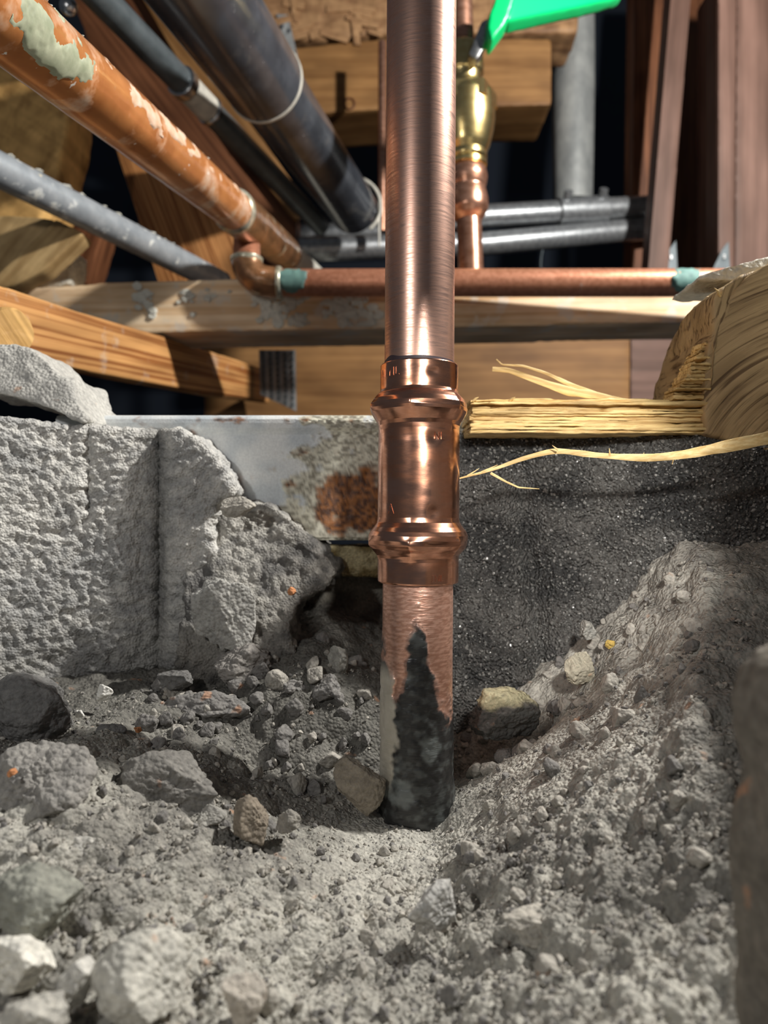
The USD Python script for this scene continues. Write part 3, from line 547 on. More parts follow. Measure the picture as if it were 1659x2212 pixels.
# ------------------------------------------------------------------ valve drop behind the riser
V = lambda y: P(993 + 22 * y / 530.0, y, 0.63)
kv = 0.63 / F
vl = thing('valve_line', 'copper drop pipe with a brass ball valve half hidden behind the riser', 'valve', V(585))
mesh('upper_pipe', tube([V(y) for y in (-200, 60, 150)], 27 * kv, 64), C_drop, vl)
vb = [(100, 29), (104, 38), (112, 42), (128, 45), (150, 46), (163, 45), (168, 41), (180, 38), (192, 38), (198, 46), (206, 60), (216, 65), (232, 67), (250, 67)]
def vt(prof): return lathe(V(0), V(1), [(y, r * kv) for y, r in prof], 96, 3)
mesh('valve_end', vt(vb[:9]), BRASS, vl, label='rolled brass collar of the valve')
mesh('valve_body', vt([(184, 38), (196, 40), (200, 52), (210, 62), (222, 66), (262, 65), (286, 61), (318, 52), (334, 44), (336, 36)]), BRASS, vl)
hx = vt([(205, 50), (207, 66), (238, 66), (240, 50)]); hv = np.asarray(hx.vertices); hc = np.array([V((CY - (z - CZ) / 0.63 * F)) for z in hv[:, 2]]); dd = hv - hc; tt = np.arctan2(dd[:, 1], dd[:, 0])
u = np.mod(tt, math.pi / 3) - math.pi / 6; hv = hc + dd * (0.94 / np.cos(u))[:, None]
mesh('hex_nut', trimesh.Trimesh(hv, hx.faces, process=False), BRASS, vl, smooth=25)
mesh('lower_collar', vt([(328, 36), (332, 44), (344, 45), (350, 41), (354, 44), (362, 43), (366, 34)]), BRASS, vl)
mesh('ferrule', vt([(362, 34), (368, 41), (385, 44), (400, 41), (408, 38), (416, 40), (432, 43), (452, 43), (466, 36), (476, 28)]), C_drop, vl, label='pressed copper ferrule under the valve')
mesh('lower_pipe', tube([V(y) for y in (440, 520, 640)], 27 * kv, 64), C_drop, vl)
lv = mesh('lever', slab([(1012, 118), (1040, 44), (1062, 36), (1066, 60), (1040, 112), (1030, 128)], 0.60, 0.014, 0.004, 1), STEEL, vl, label='bare steel neck of the valve lever')
mesh('grip', slab([(1052, 42), (1074, -14), (1116, -20), (1097, 42), (1062, 88), (1055, 70)], 0.592, 0.022, 0.003, 2), GREEN, lv, smooth=60, label='bright green vinyl grip')
mesh('grip', slab([(1090, -14), (1360, -60), (1345, -8), (1250, 14), (1093, 46)], lambda a, b: 0.60 + 0.0004 * (np.asarray(a, float) - 1090), 0.018, 0.005, 2), GREEN, lv, smooth=60)

# ------------------------------------------------------------------ far pipes right
ip = thing('horizontal_conduit', 'upper of two dull grey horizontal pipes, with a screwed coupling', 'conduit', P(1030, 490, 1.0))
up = lambda x: P(x, 467.5 - (x - 1044) * 0.058, 1 / (1.0 - 0.0001 * (x - 1044)))
mesh('tube', tube([up(x) for x in np.linspace(830, 1415, 30)], 0.0158, 48), IRON, ip)
cpz = mesh('coupling', tube([up(x) for x in (1203, 1205, 1308, 1311)], [0.0165, 0.0192, 0.0192, 0.0165], 48), IRON, ip, label='coupling sleeve with two set screws')
for x in (1221, 1296):
    mesh('set_screw', pipe(up(x) + [0, -0.012, 0.013], up(x) + [0, -0.020, 0.021], 0.006, 16), IRON, cpz)
ip2 = thing('horizontal_conduit', 'lower of two dull grey horizontal pipes, running behind riser and drop pipe', 'conduit', P(900, 545, 1.0))
lo_ = lambda x: P(x, 527 - (x - 1044) * 0.062 * (x > 1044) + (1044 - x) * 0.03, 1 / (1.0 - 0.0001 * (x - 1044)))
mesh('tube', tube([lo_(x) for x in np.linspace(646, 1415, 40)], 0.0160, 48), IRON, ip2)
ip3 = thing('horizontal_conduit', 'grey pipe end crossing just under the black drain pipe left of the riser', 'conduit', P(720, 512, 1.05))
mesh('tube', tube([P(x, 506 - (x - 640) * 0.02, 1.06) for x in np.linspace(646, 850, 12)], 0.0150, 48), IRON, ip3)
vp = thing('grey_standpipe', 'blurred pale grey vertical pipe in the dark behind the valve', 'pipe', P(1240, 440, 1.12))
mesh('tube', tube([P(1238, y, 1.12) for y in (22, 26, 200, 440)], [0.028, 0.033, 0.033, 0.030], 48), PALE_PIPE, vp)
sp_ = thing('slim_copper_pipe', 'slim dull copper pipe just left behind the riser', 'pipe', P(826, 500, 0.92))
mesh('tube', tube([P(826, y, 0.92) for y in (92, 300, 500)], 0.0055, 24), C_drop, sp_)
dw = tube([P(1172 - 4 * math.sin(t * 2), 540 + 40 * t, 1.0) for t in np.linspace(0, 1, 8)], 0.0012, 8)
mesh('loose_wire', dw, EMT2, label='thin dark wire hanging under the horizontal pipes', cat='wire')

# ------------------------------------------------------------------ framing
def timber(name, pts, Y, thick, mat, g, label, cat='wood beam', edge=0.006, smooth=1, parent=None, **kw):
    return mesh(name, slab(pts, Y, thick, edge, smooth, **kw), mat, parent, attrs=gco(*g), label=label, cat=None if parent else cat)
bm = thing('cross_beam', 'pale horizontal pine beam spattered with plaster, behind the copper branch pipe', 'wood beam', P(800, 712, 0.6))
mesh('timber', slab([(40, 622), (200, 612), (470, 603), (800, 597), (1560, 590), (1560, 694), (1200, 702), (800, 710), (430, 716), (40, 730)], 0.584, 0.062, 0.006, 1), W_beam, bm, attrs=gco((100, 660, .6), (1500, 640, .6)))
rng = np.random.default_rng(12); bl = []
for (cx, cy, w, n_) in ((315, 645, 22, 26), (590, 668, 38, 60), (640, 690, 25, 26), (745, 668, 45, 70), (800, 690, 22, 26), (420, 640, 60, 12)):
    for kx in range(n_):
        s_ = rng.uniform(0.001, 0.0036); b = rock_mesh(int(rng.integers(1e6)), 2, 8, (s_ * 1.3, s_ * 0.35, s_), 0.15, 0.1)
        b.apply_translation(P(cx + rng.normal() * w * 0.5, np.clip(cy + rng.normal() * 17, 618, 700), 0.583)); bl.append(b)
mesh('plaster_splash', bl, S_plaster, bm, kind='stuff', label='dried plaster blobs on the face of the beam')
dY = lin(0, 0.39, 560, 0.83)
dj = thing('joist', 'orange-brown grained joist running from lower left under the cross beam', 'wood joist', P(300, 830, 0.5))
mesh('timber', slab([(-160, 560), (0, 616), (164, 672), (328, 719), (461, 760), (572, 797), (572, 863), (560, 861), (430, 845), (266, 814), (195, 801), (77, 775), (0, 758), (-160, 730)], dY, 0.038, 0.005, 1), W_lath, dj, attrs=gco((0, 690, .39), (560, 826, .83)))
timber('back_board', [(440, 700), (1362, 700), (1362, 920), (440, 920)], 0.92, 0.04, W_board, ((450, 800, .88), (1300, 800, .88)), 'wide warm brown pine board low behind the riser', 'board')
timber('back_board', [(1362, 700), (1700, 700), (1700, 920), (1362, 920)], 0.93, 0.04, W_dim, ((1362, 800, .93), (1600, 800, .93)), 'shadowed olive-brown board end between riser and split wood', 'board')
def nail_plate(name, pts, Y, rows, cols, label, mat=PLATE):
    t = thing(name, label, 'nail plate', P(*np.mean(pts, 0), Y))
    mesh('plate', slab(pts, Y, 0.0025, 0.02, 0), mat, t)
    a, b, c, d_ = [np.array(p, float) for p in pts]; tl = []
    for r_ in range(rows):
        for q_ in range(cols):
            u, w = (q_ + 0.5) / cols, (r_ + 0.5 + 0.25 * (q_ % 2)) / (rows + 0.3); p = (1 - w) * ((1 - u) * a + u * b) + w * ((1 - u) * d_ + u * c)
            e = box(P(p[0], p[1], Y - 0.0012), (0.0026, 0.003, 0.0052)); tl.append(e)
    mesh('tooth', tl, STEEL if rows < 3 else EMT2, t, kind='stuff', smooth=False, label='rows of punched slots and teeth')
    return t
nail_plate('nail_plate', [(559, 756), (638, 756), (640, 888), (562, 852)], 0.815, 9, 5, 'dark galvanized nail plate with rows of punched teeth beside the back board')
timber('truss_web', [(120, -80), (300, -80), (470, 180), (640, 420), (640, 640), (500, 640), (495, 380), (250, 330), (180, 60)], 0.97, 0.05, W_red, ((200, 0, .97), (560, 470, .97)), 'shadowed red-brown truss web behind the thin dark conduit', 'wood web')
timber('truss_web', [(262, -80), (330, -80), (460, 160), (560, 290), (660, 430), (640, 480), (520, 330), (420, 190)], 0.955, 0.014, W_board, ((300, 0, .955), (620, 400, .955)), 'lit narrow edge of a truss web between the dark conduit and the black pipe', 'wood web')
timber('truss_web', [(248, 318), (495, 375), (506, 420), (520, 640), (350, 640)], 0.78, 0.038, W_web, ((300, 330, .78), (420, 640, .78)), 'wood web with strong vertical grain under the orange copper pipe', 'wood web')
timber('truss_web', [(150, 470), (222, 490), (178, 640), (60, 640)], 0.66, 0.038, W_red, ((180, 480, .62), (120, 640, .62)), 'short dark web stub below the grey conduit at far left', 'wood web')
timber('old_joist', [(-140, 60), (-40, 100), (150, 175), (148, 260), (128, 350), (120, 420), (60, 520), (0, 560), (-140, 600)], 0.60, 0.05, W_old, ((-100, 560, .6), (120, 220, .6)), 'rough tan old joist at far left edge behind the pipes', 'wood joist', edge=0.004, smooth=3, fb=((0.02, 0.002),))
oe = thing('plywood_offcut', 'tan plywood offcut with a thin bright edge under the grey conduit at left', 'board', P(60, 620, .43))
mesh('upper_ply', slab([(-140, 470), (0, 465), (85, 470), (120, 476), (-10, 610), (-140, 640)], 0.555, 0.02, 0.004, 1, (), ((0.02, 0.0006),)), W_ply, oe, attrs=gco((0, 600, .44), (100, 480, .44)))
mesh('lower_ply', slab([(120, 472), (180, 503), (92, 586), (30, 618), (-60, 640), (-20, 606)], 0.55, 0.02, 0.004, 1, (), ((0.02, 0.0006),)), W_ply, oe, attrs=gco((0, 600, .44), (100, 480, .44)))
timber('fibre_scrap', [(88, 560), (140, 528), (160, 540), (150, 612), (80, 625)], 0.60, 0.03, S_plaster, ((90, 600, .5), (150, 530, .5)), 'pinkish pale fibrous scrap behind the plywood offcut', 'scrap', edge=0.003, smooth=3, fb=((0.01, 0.003),))
timber('upper_block', [(585, 108), (700, 96), (832, 84), (1192, 84), (1192, 226), (832, 236), (585, 252)], 1.0, 0.10, W_board, ((600, 170, 1.0), (1100, 160, 1.0)), 'pine block with a small round knot, high behind the riser', 'wood block')
kn = tube([P(755 + 11 * math.cos(t), 224 + 12 * math.sin(t), 0.999) for t in np.linspace(0, 2 * math.pi, 30)], 0.0014, 8)
mesh('knot_ring', kn, W_red, None, label='small dark ring knot on the pine block left of the riser', cat='knot')
ob = thing('strand_board', 'rough brown strand board above the pine block', 'board', P(700, 90, 0.98))
mesh('panel', slab([(500, -120), (1250, -120), (1250, 70), (832, 72), (760, 82), (660, 86), (585, 78), (500, 50)], 1.0, 0.08, 0.006, 2, (), ((0.03, 0.003), (0.01, 0.0015))), W_osb, ob, attrs=gco((560, 50, 1.0), (830, 30, 1.0)))
rng = np.random.default_rng(77)
for kx in range(16):
    x, y, a = rng.uniform(610, 820), rng.uniform(5, 88), rng.uniform(-0.4, 0.4) if kx % 4 else 1.4; w, h = rng.uniform(16, 34), rng.uniform(5, 9)
    ca, sa = math.cos(a), math.sin(a); q = [(x + ca * i * w - sa * j * h, y + sa * i * w + ca * j * h) for i, j in ((-1, -1), (1, -0.7), (0.9, 1), (-1, 0.8))]
    mesh('wood_strand', slab(q, 0.9955 + 0.003 * rng.random(), 0.0025, 0.01, 0), W_osb, ob, attrs=gco((x - ca * 20, y - sa * 20, .97), (x + ca * 20, y + sa * 20, .97)))
nail_plate('joist_plate', [(597, 30), (622, 32), (646, 135), (636, 160)], 0.9962, 2, 2, 'blurred dark galvanized plate beside the black pipe top')
# studs at right
timber('stud', [(1552, -120), (1592, -120), (1588, 640), (1552, 640)], 0.92, 0.038, W_dim, ((1570, 0, .9), (1570, 600, .9)), 'vertical stud edge, lighter strip near the right border', 'wood stud')
timber('stud', [(1592, -120), (1800, -120), (1800, 640), (1588, 640)], 0.925, 0.12, W_dim, ((1620, 0, .9), (1620, 600, .9)), 'broad purple-brown stud face at the right border', 'wood stud')
timber('brace', [(1458, -120), (1502, -120), (1441, 640), (1395, 640)], 0.94, 0.030, W_dim, ((1480, 0, 1.), (1418, 600, 1.)), 'leaning narrow brace right of the horizontal pipes', 'wood brace')
timber('stud', [(1372, -120), (1456, -120), (1400, 640), (1362, 640)], 1.06, 0.038, W_red, ((1400, 0, 1.), (1400, 600, 1.)), 'dim brown stud where the horizontal pipes end', 'wood stud')
timber('stud', [(1470, -120), (1560, -120), (1560, 640), (1420, 640)], 1.2, 0.038, W_red, ((1500, 0, 1.), (1500, 600, 1.)), 'deep shadowed stud between leaning brace and lighter stud', 'wood stud')
nail_plate('nail_plate', [(1448, 536), (1460, 520), (1464, 600), (1420, 600)], 0.97, 1, 1, 'small grey plate tip at the foot of the leaning brace', EMT2)
nail_plate('nail_plate', [(1562, 536), (1574, 522), (1578, 600), (1536, 590)], 0.9, 1, 1, 'grey metal plate tip standing at the foot of the lighter stud', EMT2)
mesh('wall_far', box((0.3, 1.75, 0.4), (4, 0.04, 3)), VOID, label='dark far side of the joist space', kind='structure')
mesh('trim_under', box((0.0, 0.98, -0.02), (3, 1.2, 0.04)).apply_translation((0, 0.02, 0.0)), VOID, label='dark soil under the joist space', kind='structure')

# ------------------------------------------------------------------ split wood at the right
sw_ = thing('broken_sill', 'chopped wooden sill with a splintered tongue and ringed cut end at right', 'wood sill', P(1500, 940, 0.262))
cut = [(1524, 938), (1520, 870), (1522, 800), (1530, 750), (1548, 690), (1570, 645), (1605, 607), (1640, 580), (1680, 556), (1900, 470), (1900, 1010), (1700, 985)]
rc = P(1790, 1060, 0.255)
def rings(v): 
    d = v - rc; r = np.sqrt(d[:, 0] ** 2 + d[:, 2] ** 2 * 0.9); return np.stack([np.arctan2(d[:, 2], d[:, 0]) * 0.05, r, v[:, 1] * 0.15], 1)
mesh('cut_end', slab(cut, lambda a, b: 0.262 - 0.00004 * (np.asarray(a, float) - 1520), 0.045, 0.0013, 3, (), ((0.012, 0.0007), (0.003, 0.0003)), 101), W_end, sw_, attrs={'gco': rings}, smooth=True, label='cut wood face with curved growth rings')
side = [(1440, 868), (1462, 800), (1482, 752), (1500, 705), (1520, 660), (1556, 622), (1610, 590), (1640, 582), (1600, 640), (1560, 700), (1545, 760), (1535, 880)]
mesh('side_face', slab(side, lambda a, b: 0.300 - 0.00040 * (np.asarray(a, float) - 1440) * (np.asarray(a) < 1540) - 0.04 * (np.asarray(a) >= 1540), 0.02, 0.0015, 2, (), ((0.006, 0.0012),), 102), W_end, sw_, attrs=gco((1470, 860, .29), (1540, 640, .29)), smooth=True)
# fractured tongue: thin laminae of different length and depth, one per layer of grain
rng = np.random.default_rng(103); y = 935.0; top = 738.0; kx = 0
while y > top:
    h = rng.uniform(4.5, 9.5); t = y - h
    if y > 868: x0, x1 = 1016 + rng.uniform(-3, 6), 1545
    else: x0, x1 = 1452 + (868 - y) * 0.55 + rng.uniform(-6, 6), 1540 - (868 - y) * 0.02
    n_ = 14; xs_ = np.linspace(x0, x1, n_); jit = rng.normal(size=n_) * 0.9
    pts = [(x, t + j) for x, j in zip(xs_, jit)] + [(x, y + 0.6 + j) for x, j in zip(xs_[::-1], rng.normal(size=n_)[::-1] * 0.7)]
    dep = rng.uniform(-0.0022, 0.0022) - 0.002 * (y < 868) * rng.random()
    mesh('split_layer', slab(pts, lambda a, b, dep=dep: 0.2690 + dep - 0.00001 * (np.asarray(a, float) - 1020), 0.03 if y > 868 else 0.012, 0.0022, 1, (), ((0.010, 0.0009), (0.0025, 0.0004)), int(rng.integers(1e6))), W_raw, sw_, attrs=gco((1020, 900, .269), (1500, 900, .269)), smooth=30)
    y = t
mesh('bright_shard', slab([(1512, 602), (1518, 592), (1560, 580), (1610, 568), (1700, 540), (1900, 470), (1900, 500), (1700, 566), (1640, 586), (1600, 604), (1550, 606)], 0.285, 0.03, 0.0016, 2, (), ((0.006, 0.0012),), 104), S_plaster, sw_, smooth=True, label='whitish crumbly shard along the top edge')
for (a, b) in (((1556, 640, .26), (1543, 622, .257)), ((1540, 645, .27), (1526, 641, .268)), ((1478, 868, .268), (1480, 862, .267)), ((1100, 866, .268), (1113, 858, .266)), ((1022, 866, .268), (1034, 858, .267))):
    mesh('sliver', tube([P(*a), (P(*a) + P(*b)) / 2 + [0, -0.0004, 0.0002], P(*b)], [0.0005, 0.0004, 0.0001], 6), W_sliver, sw_, attrs=gco(a, b))
def sliver(path, w, flat=0.45, n=60):
    p = np.array([P(*q) for q in path]); s = np.linspace(0, len(p) - 1, n); c = np.stack([np.interp(s, np.arange(len(p)), p[:, k_]) for k_ in range(3)], 1)
    for _ in range(4): c[1:-1] = 0.5 * c[1:-1] + 0.25 * (c[:-2] + c[2:])
    r = np.interp(s, np.arange(len(p)), w); r = r * (1 + 0.25 * (noise(np.stack([s * 3, s * 0, s * 0], 1), 9) - 0.5))
    m = tube(c, r, 10); v = np.asarray(m.vertices).copy(); cc = np.vstack([np.repeat(c, 10, 0), c[:1], c[-1:]]); v[:, 1] = cc[:, 1] + (v[:, 1] - cc[:, 1]) * flat
    return trimesh.Trimesh(v, m.faces, process=False)
s1 = thing('wood_splinter', 'long straw-coloured splinter crossing the dark wet concrete to the riser', 'splinter', P(1200, 975, .24))
gs = gco((1000, 1030, .24), (1659, 950, .24))
mesh('shaft', sliver([(990, 1034, .243), (1060, 1016, .243), (1130, 990, .242), (1200, 972, .24), (1290, 984, .238), (1400, 990, .236), (1480, 982, .232), (1560, 966, .228), (1680, 942, .222), (1800, 915, .215)], np.array([1.5, 3.5, 5, 6, 6.5, 8, 9.5, 12, 16, 16]) * 0.24 / F), W_sliver, s1, attrs=gs, label='main shaft')
mesh('twig', sliver([(1060, 1022, .242), (1092, 1040, .241), (1120, 1053, .241), (1165, 1056, .24)], np.array([3, 2.4, 1.8, .6]) * .24 / F), W_sliver, s1, attrs=gs)
for q in ((1205, 972, 1193, 962), (1318, 984, 1316, 968), (1388, 990, 1391, 978), (1455, 990, 1452, 1003), (1010, 1028, 1035, 1012), (1040, 1020, 1075, 1004)):
    mesh('barb', sliver([(q[0], q[1], .237), ((q[0] + q[2]) / 2, (q[1] + q[3]) / 2, .2365), (q[2], q[3], .236)], np.array([2.2, 1.6, .5]) * .24 / F, n=10), W_sliver, s1, attrs=gs)
s2 = thing('wood_splinter', 'forked straw-coloured splinter leaning above the split plank', 'splinter', P(1350, 862, .285))
gs = gco((1065, 797, .3), (1350, 862, .29))
mesh('shaft', sliver([(1064, 797, .298), (1100, 800, .297), (1160, 822, .295), (1230, 846, .292), (1290, 854, .29), (1370, 868, .287)], np.array([5, 6, 7, 10, 8, 2]) * .29 / F), W_sliver, s2, attrs=gs)
mesh('fork', sliver([(1072, 776, .297), (1085, 788, .297), (1130, 790, .296), (1180, 806, .295), (1230, 830, .293), (1290, 850, .29)], np.array([1, 1.6, 2.5, 3, 5, 3]) * .29 / F), W_sliver, s2, attrs=gs)

# ------------------------------------------------------------------ stones
def rock_thing(name, label, px, py, w, h, Y, col, seed, dep=1.0, sub=5, rot=0.0, mat=None, cat='stone', planes=14, group=None, amp=0.13, lumps=0.06, colfn=None):
    sx, sz = w / 2 / F * Y, h / 2 / F * Y
    m = rock_mesh(seed, sub, planes, (1, 1, 1), amp, lumps); v = np.asarray(m.vertices)
    v = v / np.abs(v).max(0) * [sx, dep * min(sx, sz) * 1.05, sz]
    if rot: 
        c, s = math.cos(rot), math.sin(rot); v = np.stack([v[:, 0] * c + v[:, 2] * s, v[:, 1], -v[:, 0] * s + v[:, 2] * c], 1)
    cen = P(px, py, Y); v = v + cen
    c0 = np.asarray(col)
    return mesh(name, trimesh.Trimesh(v, m.faces, process=False), mat or S_rock, attrs=None if mat else {'col': colfn or (lambda p: c0[None] * (0.72 + 0.56 * fbm(p / 0.006, 4, seed)[:, None]))}, smooth=True, label=label, cat=cat, group=group)
G_, D_, L_, B_ = (0.36, 0.345, 0.315), (0.17, 0.165, 0.16), (0.55, 0.53, 0.48), (0.28, 0.24, 0.19)
rocks = [('rock', 'rounded dark boulder at the left border below the cut slab', 72, 1535, 180, 190, .222, D_, 1, .9),
 ('rock', 'broad flat stone with a shadowed underside beneath the hollow, left of the riser', 462, 1535, 235, 110, .252, (0.22, 0.21, 0.20), 2, 1.0),
 ('rock', 'speckled rounded rock above the broad flat stone', 520, 1440, 140, 115, .268, (0.30, 0.28, 0.26), 3, 1.0),
 ('rock', 'tall wedge of concrete leaning in a dark crack beside the cut slab', 482, 1325, 140, 180, .272, (0.42, 0.41, 0.385), 4, .5),
 ('rock', 'pale crust lump stuck to the top of the broken concrete near the galvanized strip', 508, 1098, 92, 52, .288, (0.46, 0.43, 0.38), 5, .7),
 ('rock', 'small pointed stone standing before the dark hollow', 727, 1428, 52, 72, .262, (0.34, 0.33, 0.30), 6, .8),
 ('rock', 'wet dark concrete chunk with pale yellow top, right of the riser base', 1072, 1545, 190, 125, .243, (0.13, 0.125, 0.12), 7, .7),
 ('rock', 'large dim broken rock lying left of the riser base', 370, 1700, 270, 160, .192, (0.20, 0.19, 0.175), 8, 1.0),
 ('rock', 'wide speckled mound of concrete at the left border', 90, 1710, 250, 200, .178, (0.30, 0.285, 0.265), 9, .8),
 ('rock', 'pale slab splinter tilted in the left foreground', 168, 1842, 150, 72, .165, (0.56, 0.54, 0.50), 10, .9),
 ('rock', 'mottled grey-green stone in the left foreground', 80, 1965, 215, 210, .142, (0.30, 0.30, 0.26), 11, .8),
 ('rock', 'bright pale stone cut by the lower left border', 42, 2070, 150, 130, .130, (0.78, 0.75, 0.68), 12, .9),
 ('rock', 'brown block-like stone standing in the shadow left of the riser', 548, 1772, 88, 118, .185, (0.25, 0.21, 0.165), 13, .8),
 ('rock', 'small grey stone left of the brown block-like stone', 452, 1762, 78, 56, .186, G_, 14, .9),
 ('rock', 'grey stone just right of the brown block-like stone', 628, 1775, 64, 62, .188, (0.30, 0.28, 0.25), 15, .9),
 ('rock', 'large pale rock at the bottom edge, left of centre', 318, 2120, 230, 220, .128, (0.52, 0.50, 0.45), 16, .8),
 ('rock', 'angular whitish stone between the mottled stone and the bottom edge', 165, 2130, 90, 125, .126, (0.60, 0.58, 0.54), 17, .8),
 ('rock', 'blunt pale stone at the bottom edge, second from the left', 90, 2190, 160, 120, .120, (0.44, 0.42, 0.38), 18, .8),
 ('rock', 'pinkish grey stone at the bottom edge under the centre', 522, 2165, 110, 110, .127, (0.52, 0.47, 0.41), 19, .8),
 ('rock', 'round grey stone in the centre foreground below the riser', 940, 1958, 122, 118, .160, (0.46, 0.45, 0.43), 20, .9),
 ('rock', 'little dark angular stone on the dirt right of centre', 1200, 1783, 46, 46, .187, (0.20, 0.185, 0.165), 21, .9),
 ('rock', 'dark crumbly lump right of centre in the foreground', 1163, 1856, 82, 64, .176, (0.22, 0.21, 0.20), 22, .9),
 ('rock', 'small greenish triangular stone right of centre', 1313, 1868, 50, 46, .175, (0.34, 0.34, 0.28), 23, .9),
 ('rock', 'narrow upright pebble in the right foreground', 1273, 1957, 34, 62, .160, (0.42, 0.41, 0.38), 24, .9),
 ('rock', 'smooth pale pebble at the bottom edge, right of centre', 1308, 2178, 78, 72, .130, (0.62, 0.61, 0.57), 25, .9),
 ('rock', 'long ridge stone with a dark hollow beneath in the right foreground', 1180, 2010, 190, 90, .150, (0.46, 0.43, 0.38), 26, .8),
 ('rock', 'little rounded clod at the foot of the wet concrete face', 1266, 1362, 42, 46, .258, (0.36, 0.35, 0.32), 27, .9),
 ('rock', 'tan slab fragment on the slope right of the riser', 1252, 1440, 70, 80, .245, (0.46, 0.42, 0.33), 28, .6),
 ('rock', 'broken slab tilted beside the riser base on its left', 775, 1692, 118, 140, .218, (0.27, 0.235, 0.19), 29, .35),
 ('rock', 'grey rock behind the broad flat stone, under the cut slab', 385, 1470, 90, 60, .262, D_, 30, .8),
 ('rock', 'dark damp clod in front of the hollow', 640, 1500, 90, 70, .258, (0.22, 0.21, 0.20), 31, .9),
 ('rock', 'lumpy damp clod beside the riser, below the hollow', 705, 1490, 80, 70, .255, (0.22, 0.21, 0.20), 32, .9),
 ('rock', 'small dark clod under the rounded dark boulder', 240, 1585, 70, 50, .222, D_, 33, .9),
 ('concrete_chunk', 'jagged pale concrete chunk perched on the cut slab at left', 85, 830, 10, 10, .28, L_, 34, 1.)]
def pale_top(p):
    n = fbm(p / 0.006, 4, 7); t = sstep(0.0335, 0.036, p[:, 2] - 0.006 * (n - 0.5)) * sstep(0.34, 0.46, fbm(p / 0.008, 3, 8)) * sstep(0.022, 0.030, p[:, 0])
    return mixc((0.075, 0.073, 0.07), (0.17, 0.165, 0.155), n) * (1 - t[:, None]) + t[:, None] * np.array([[0.60, 0.55, 0.36]])
for r_ in rocks[:-1]:
    big = max(r_[4], r_[5]) * r_[6] / 0.2 > 60
    n_, lb, px, py, w, h, Y, col, sd, dp = r_; rock_thing(n_, lb, px, py, w, h, Y, col, sd, dp, 5 if big else 4, planes=9 if sd in (10, 13, 29) else 12, lumps=0.13 if sd in (2, 3, 7, 9, 22) else 0.06, mat=None, colfn=pale_top if sd == 7 else None)
ch = [(-60, 735), (0, 742), (30, 738), (60, 750), (108, 792), (125, 812), (158, 816), (162, 842), (170, 868), (190, 902), (180, 914), (150, 905), (90, 878), (30, 858), (0, 850), (-60, 850)]
mesh('concrete_chunk', slab(ch, lambda a, b: 0.286 + 0.00012 * (900 - np.asarray(b, float)), 0.035, 0.0011, 5, ((0.006, 0.0005),), ((0.02, 0.0030), (0.006, 0.0010)), 105), S_rock,
     attrs={'col': lambda p: mixc((0.42, 0.41, 0.39), (0.68, 0.66, 0.61), fbm(p / 0.01, 4, 106))}, smooth=True, label='jagged pale concrete chunk perched on the cut slab at left', cat='concrete chunk')
cc = P(26, 716, 0.325); me = lathe(cc, cc + np.array([-0.07, 0.055, 0.012]), [(0, 0.0001), (0, 0.0100), (0.03, 0.0110), (1, 0.0110), (1, 0.0001)], 64, 8)
mesh('stake_end', rough(me, (), ((0.004, 0.0004),), 107), W_old, attrs={'gco': lambda v: np.stack([v[:, 1] * 0, (v[:, 0] + 0.4 * v[:, 2]) * 5, v[:, 2] * 0.1], 1)}, label='rounded sawn wood end showing rings behind the pale concrete chunk', cat='wood end')
rock_thing('white_flake', 'bright white flake on the dirt below the cut slab', 222, 1497, 44, 40, .245, (1, 1, 1), 51, .5, 3, mat=S_white, cat='flake', amp=.15)
rock_thing('white_flake', 'smaller white crumb left below the bright white flake', 172, 1541, 22, 18, .238, (1, 1, 1), 52, .6, 3, mat=S_white, cat='flake')
for kx, (x, y, s_, Y, m_, lb) in enumerate([(632, 1277, 22, .276, S_orange, 'orange brick crumb on the broken concrete near the hollow'), (595, 1462, 18, .262, S_orange, 'orange crumb by the speckled rounded rock'), (297, 1575, 18, .226, S_orange, 'orange crumb beneath the cut slab'),
     (28, 1668, 24, .170, S_orange, 'orange crumb on the speckled mound at the left border'), (348, 1918, 28, .166, S_orange, 'larger orange crumb in the left foreground'), (262, 1926, 24, .166, S_orange, 'orange crumb left of the larger orange crumb'), (314, 1872, 18, .172, S_orange, 'small orange crumb above the larger orange crumb'),
     (1478, 1852, 22, .170, S_yellow, 'yellow crumb in the right foreground'), (1232, 1718, 16, .195, S_yellow, 'tiny yellow crumb right of the riser base'), (1318, 1392, 24, .25, S_yellow, 'ochre crumb on the slope at right'), (1362, 1388, 34, .249, S_chip, 'pale lump beside the ochre crumb on the slope'), (1282, 2120, 22, .142, S_orange, 'rust red crumb near the bottom edge')]):
    rock_thing('crumb', lb, x, y, s_, s_ * 0.9, Y, (1, 1, 1), 60 + kx, .9, 3, mat=m_, cat='crumb')
edge_pts = [(1800, 1470), (1772, 1560), (1758, 1700), (1770, 1850), (1756, 2000), (1762, 2120), (1780, 2260), (1780, 2500), (2400, 2500), (2400, 1420), (1950, 1430)]
mesh('hole_edge', slab(edge_pts, 0.090, 0.022, 0.0012, 6, ((0.006, 0.0007), (0.0025, 0.0004)), ((0.012, 0.002),), 108), S_rock, attrs={'col': lambda p: mixc((0.13, 0.115, 0.095), (0.25, 0.225, 0.19), fbm(p / 0.008, 4, 109))}, smooth=True,
     label='blurred near edge of the hole at the lower right border', cat='concrete edge')

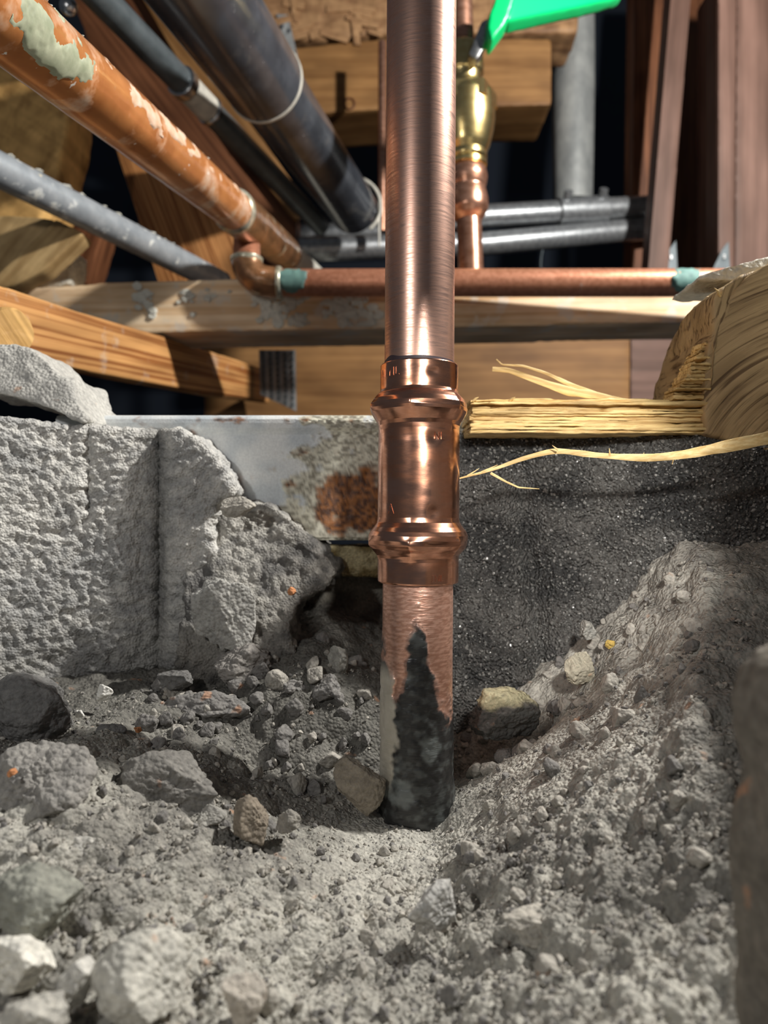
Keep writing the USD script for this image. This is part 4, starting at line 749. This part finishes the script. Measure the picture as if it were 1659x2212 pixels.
# individual pebbles, region by region
rng = np.random.default_rng(2024)
def visible(x, y, z):
    px, py = x / y * F + CX, CY - (z - CZ) / y * F
    return 5 < px < 1590 and py < 2200
first = {}
def pebbles(n, xr, yr_, size, label, group, mats, avoid=0.014):
    k = 0
    while k < n:
        x, y = rng.uniform(*xr), rng.uniform(*yr_); z = float(ground_z((x, y)))
        if not visible(x, y, z) or math.hypot(x - RX, y - RY) < avoid: continue
        s = size[0] * (size[1] / size[0]) ** (rng.random() ** 1.6); kind_, mt = int(rng.integers(5)), int(rng.integers(len(mats)))
        name = numbered('pebble'); xf = UsdGeom.Xform.Define(stage, '/World/' + name)
        key = (kind_, mats[mt].GetPath())
        xf.AddTranslateOp().Set(Gf.Vec3d(x, y, z + s * 0.25)); xf.AddRotateXYZOp().Set(Gf.Vec3f(*map(float, rng.uniform(0, 360, 3)))); xf.AddScaleOp().Set(Gf.Vec3f(float(s), float(s * rng.uniform(.65, .95)), float(s * rng.uniform(.6, .9))))
        if key not in first:
            first[key] = '/World/' + name
            usdkit.mesh(stage, '/World/' + name + '/stone', rock_mesh(500 + kind_, 3, 12, (1, 1, 1), 0.08, 0.07), mats[mt], smooth=True)
        else:
            xf.GetPrim().GetReferences().AddInternalReference(first[key]); xf.GetPrim().SetInstanceable(True)
        tag(xf.GetPrim(), label, 'pebble', group); k += 1
pebbles(95, (-0.085, 0.0), (0.222, 0.285), (0.0016, 0.0048), 'small dark damp crumb in the rubble between cut slab and riser', 'crumbs behind and left of the riser', [S_chip2, S_chip2, S_chip])
pebbles(70, (0.03, 0.10), (0.20, 0.275), (0.0012, 0.0044), 'small grey crumb on the slope right of the riser', 'crumbs on the right slope', [S_chip, S_chip, S_chip2])
pebbles(60, (-0.10, 0.0), (0.12, 0.20), (0.0012, 0.0036), 'small grey crumb in the left foreground dirt', 'crumbs in the left foreground', [S_chip, S_chip, S_chip2])
pebbles(75, (0.0, 0.085), (0.12, 0.205), (0.0009, 0.0028), 'small grey crumb in the right foreground dirt', 'crumbs in the right foreground', [S_chip, S_chip, S_chip2])
# uncountable grit
N = 16000; r_ = np.random.default_rng(31)
yy = 0.11 * (0.265 / 0.11) ** r_.random(N); xx = (r_.uniform(-60, 1720, N) - CX) / F * yy; zz = ground_z((xx, yy)); sz = 0.00022 * (5.0 ** (r_.random(N) ** 3.0))
instancer('grit', 'fine pale grit strewn over the whole floor of the hole', [(rock_mesh(700 + kx, 2, 9, (1, 0.85, 0.75), 0.08, 0.06), (S_chip, S_chip, S_chip2)[kx % 3]) for kx in range(6)], np.stack([xx, yy, zz + sz * 0.05], 1), sz, 32)
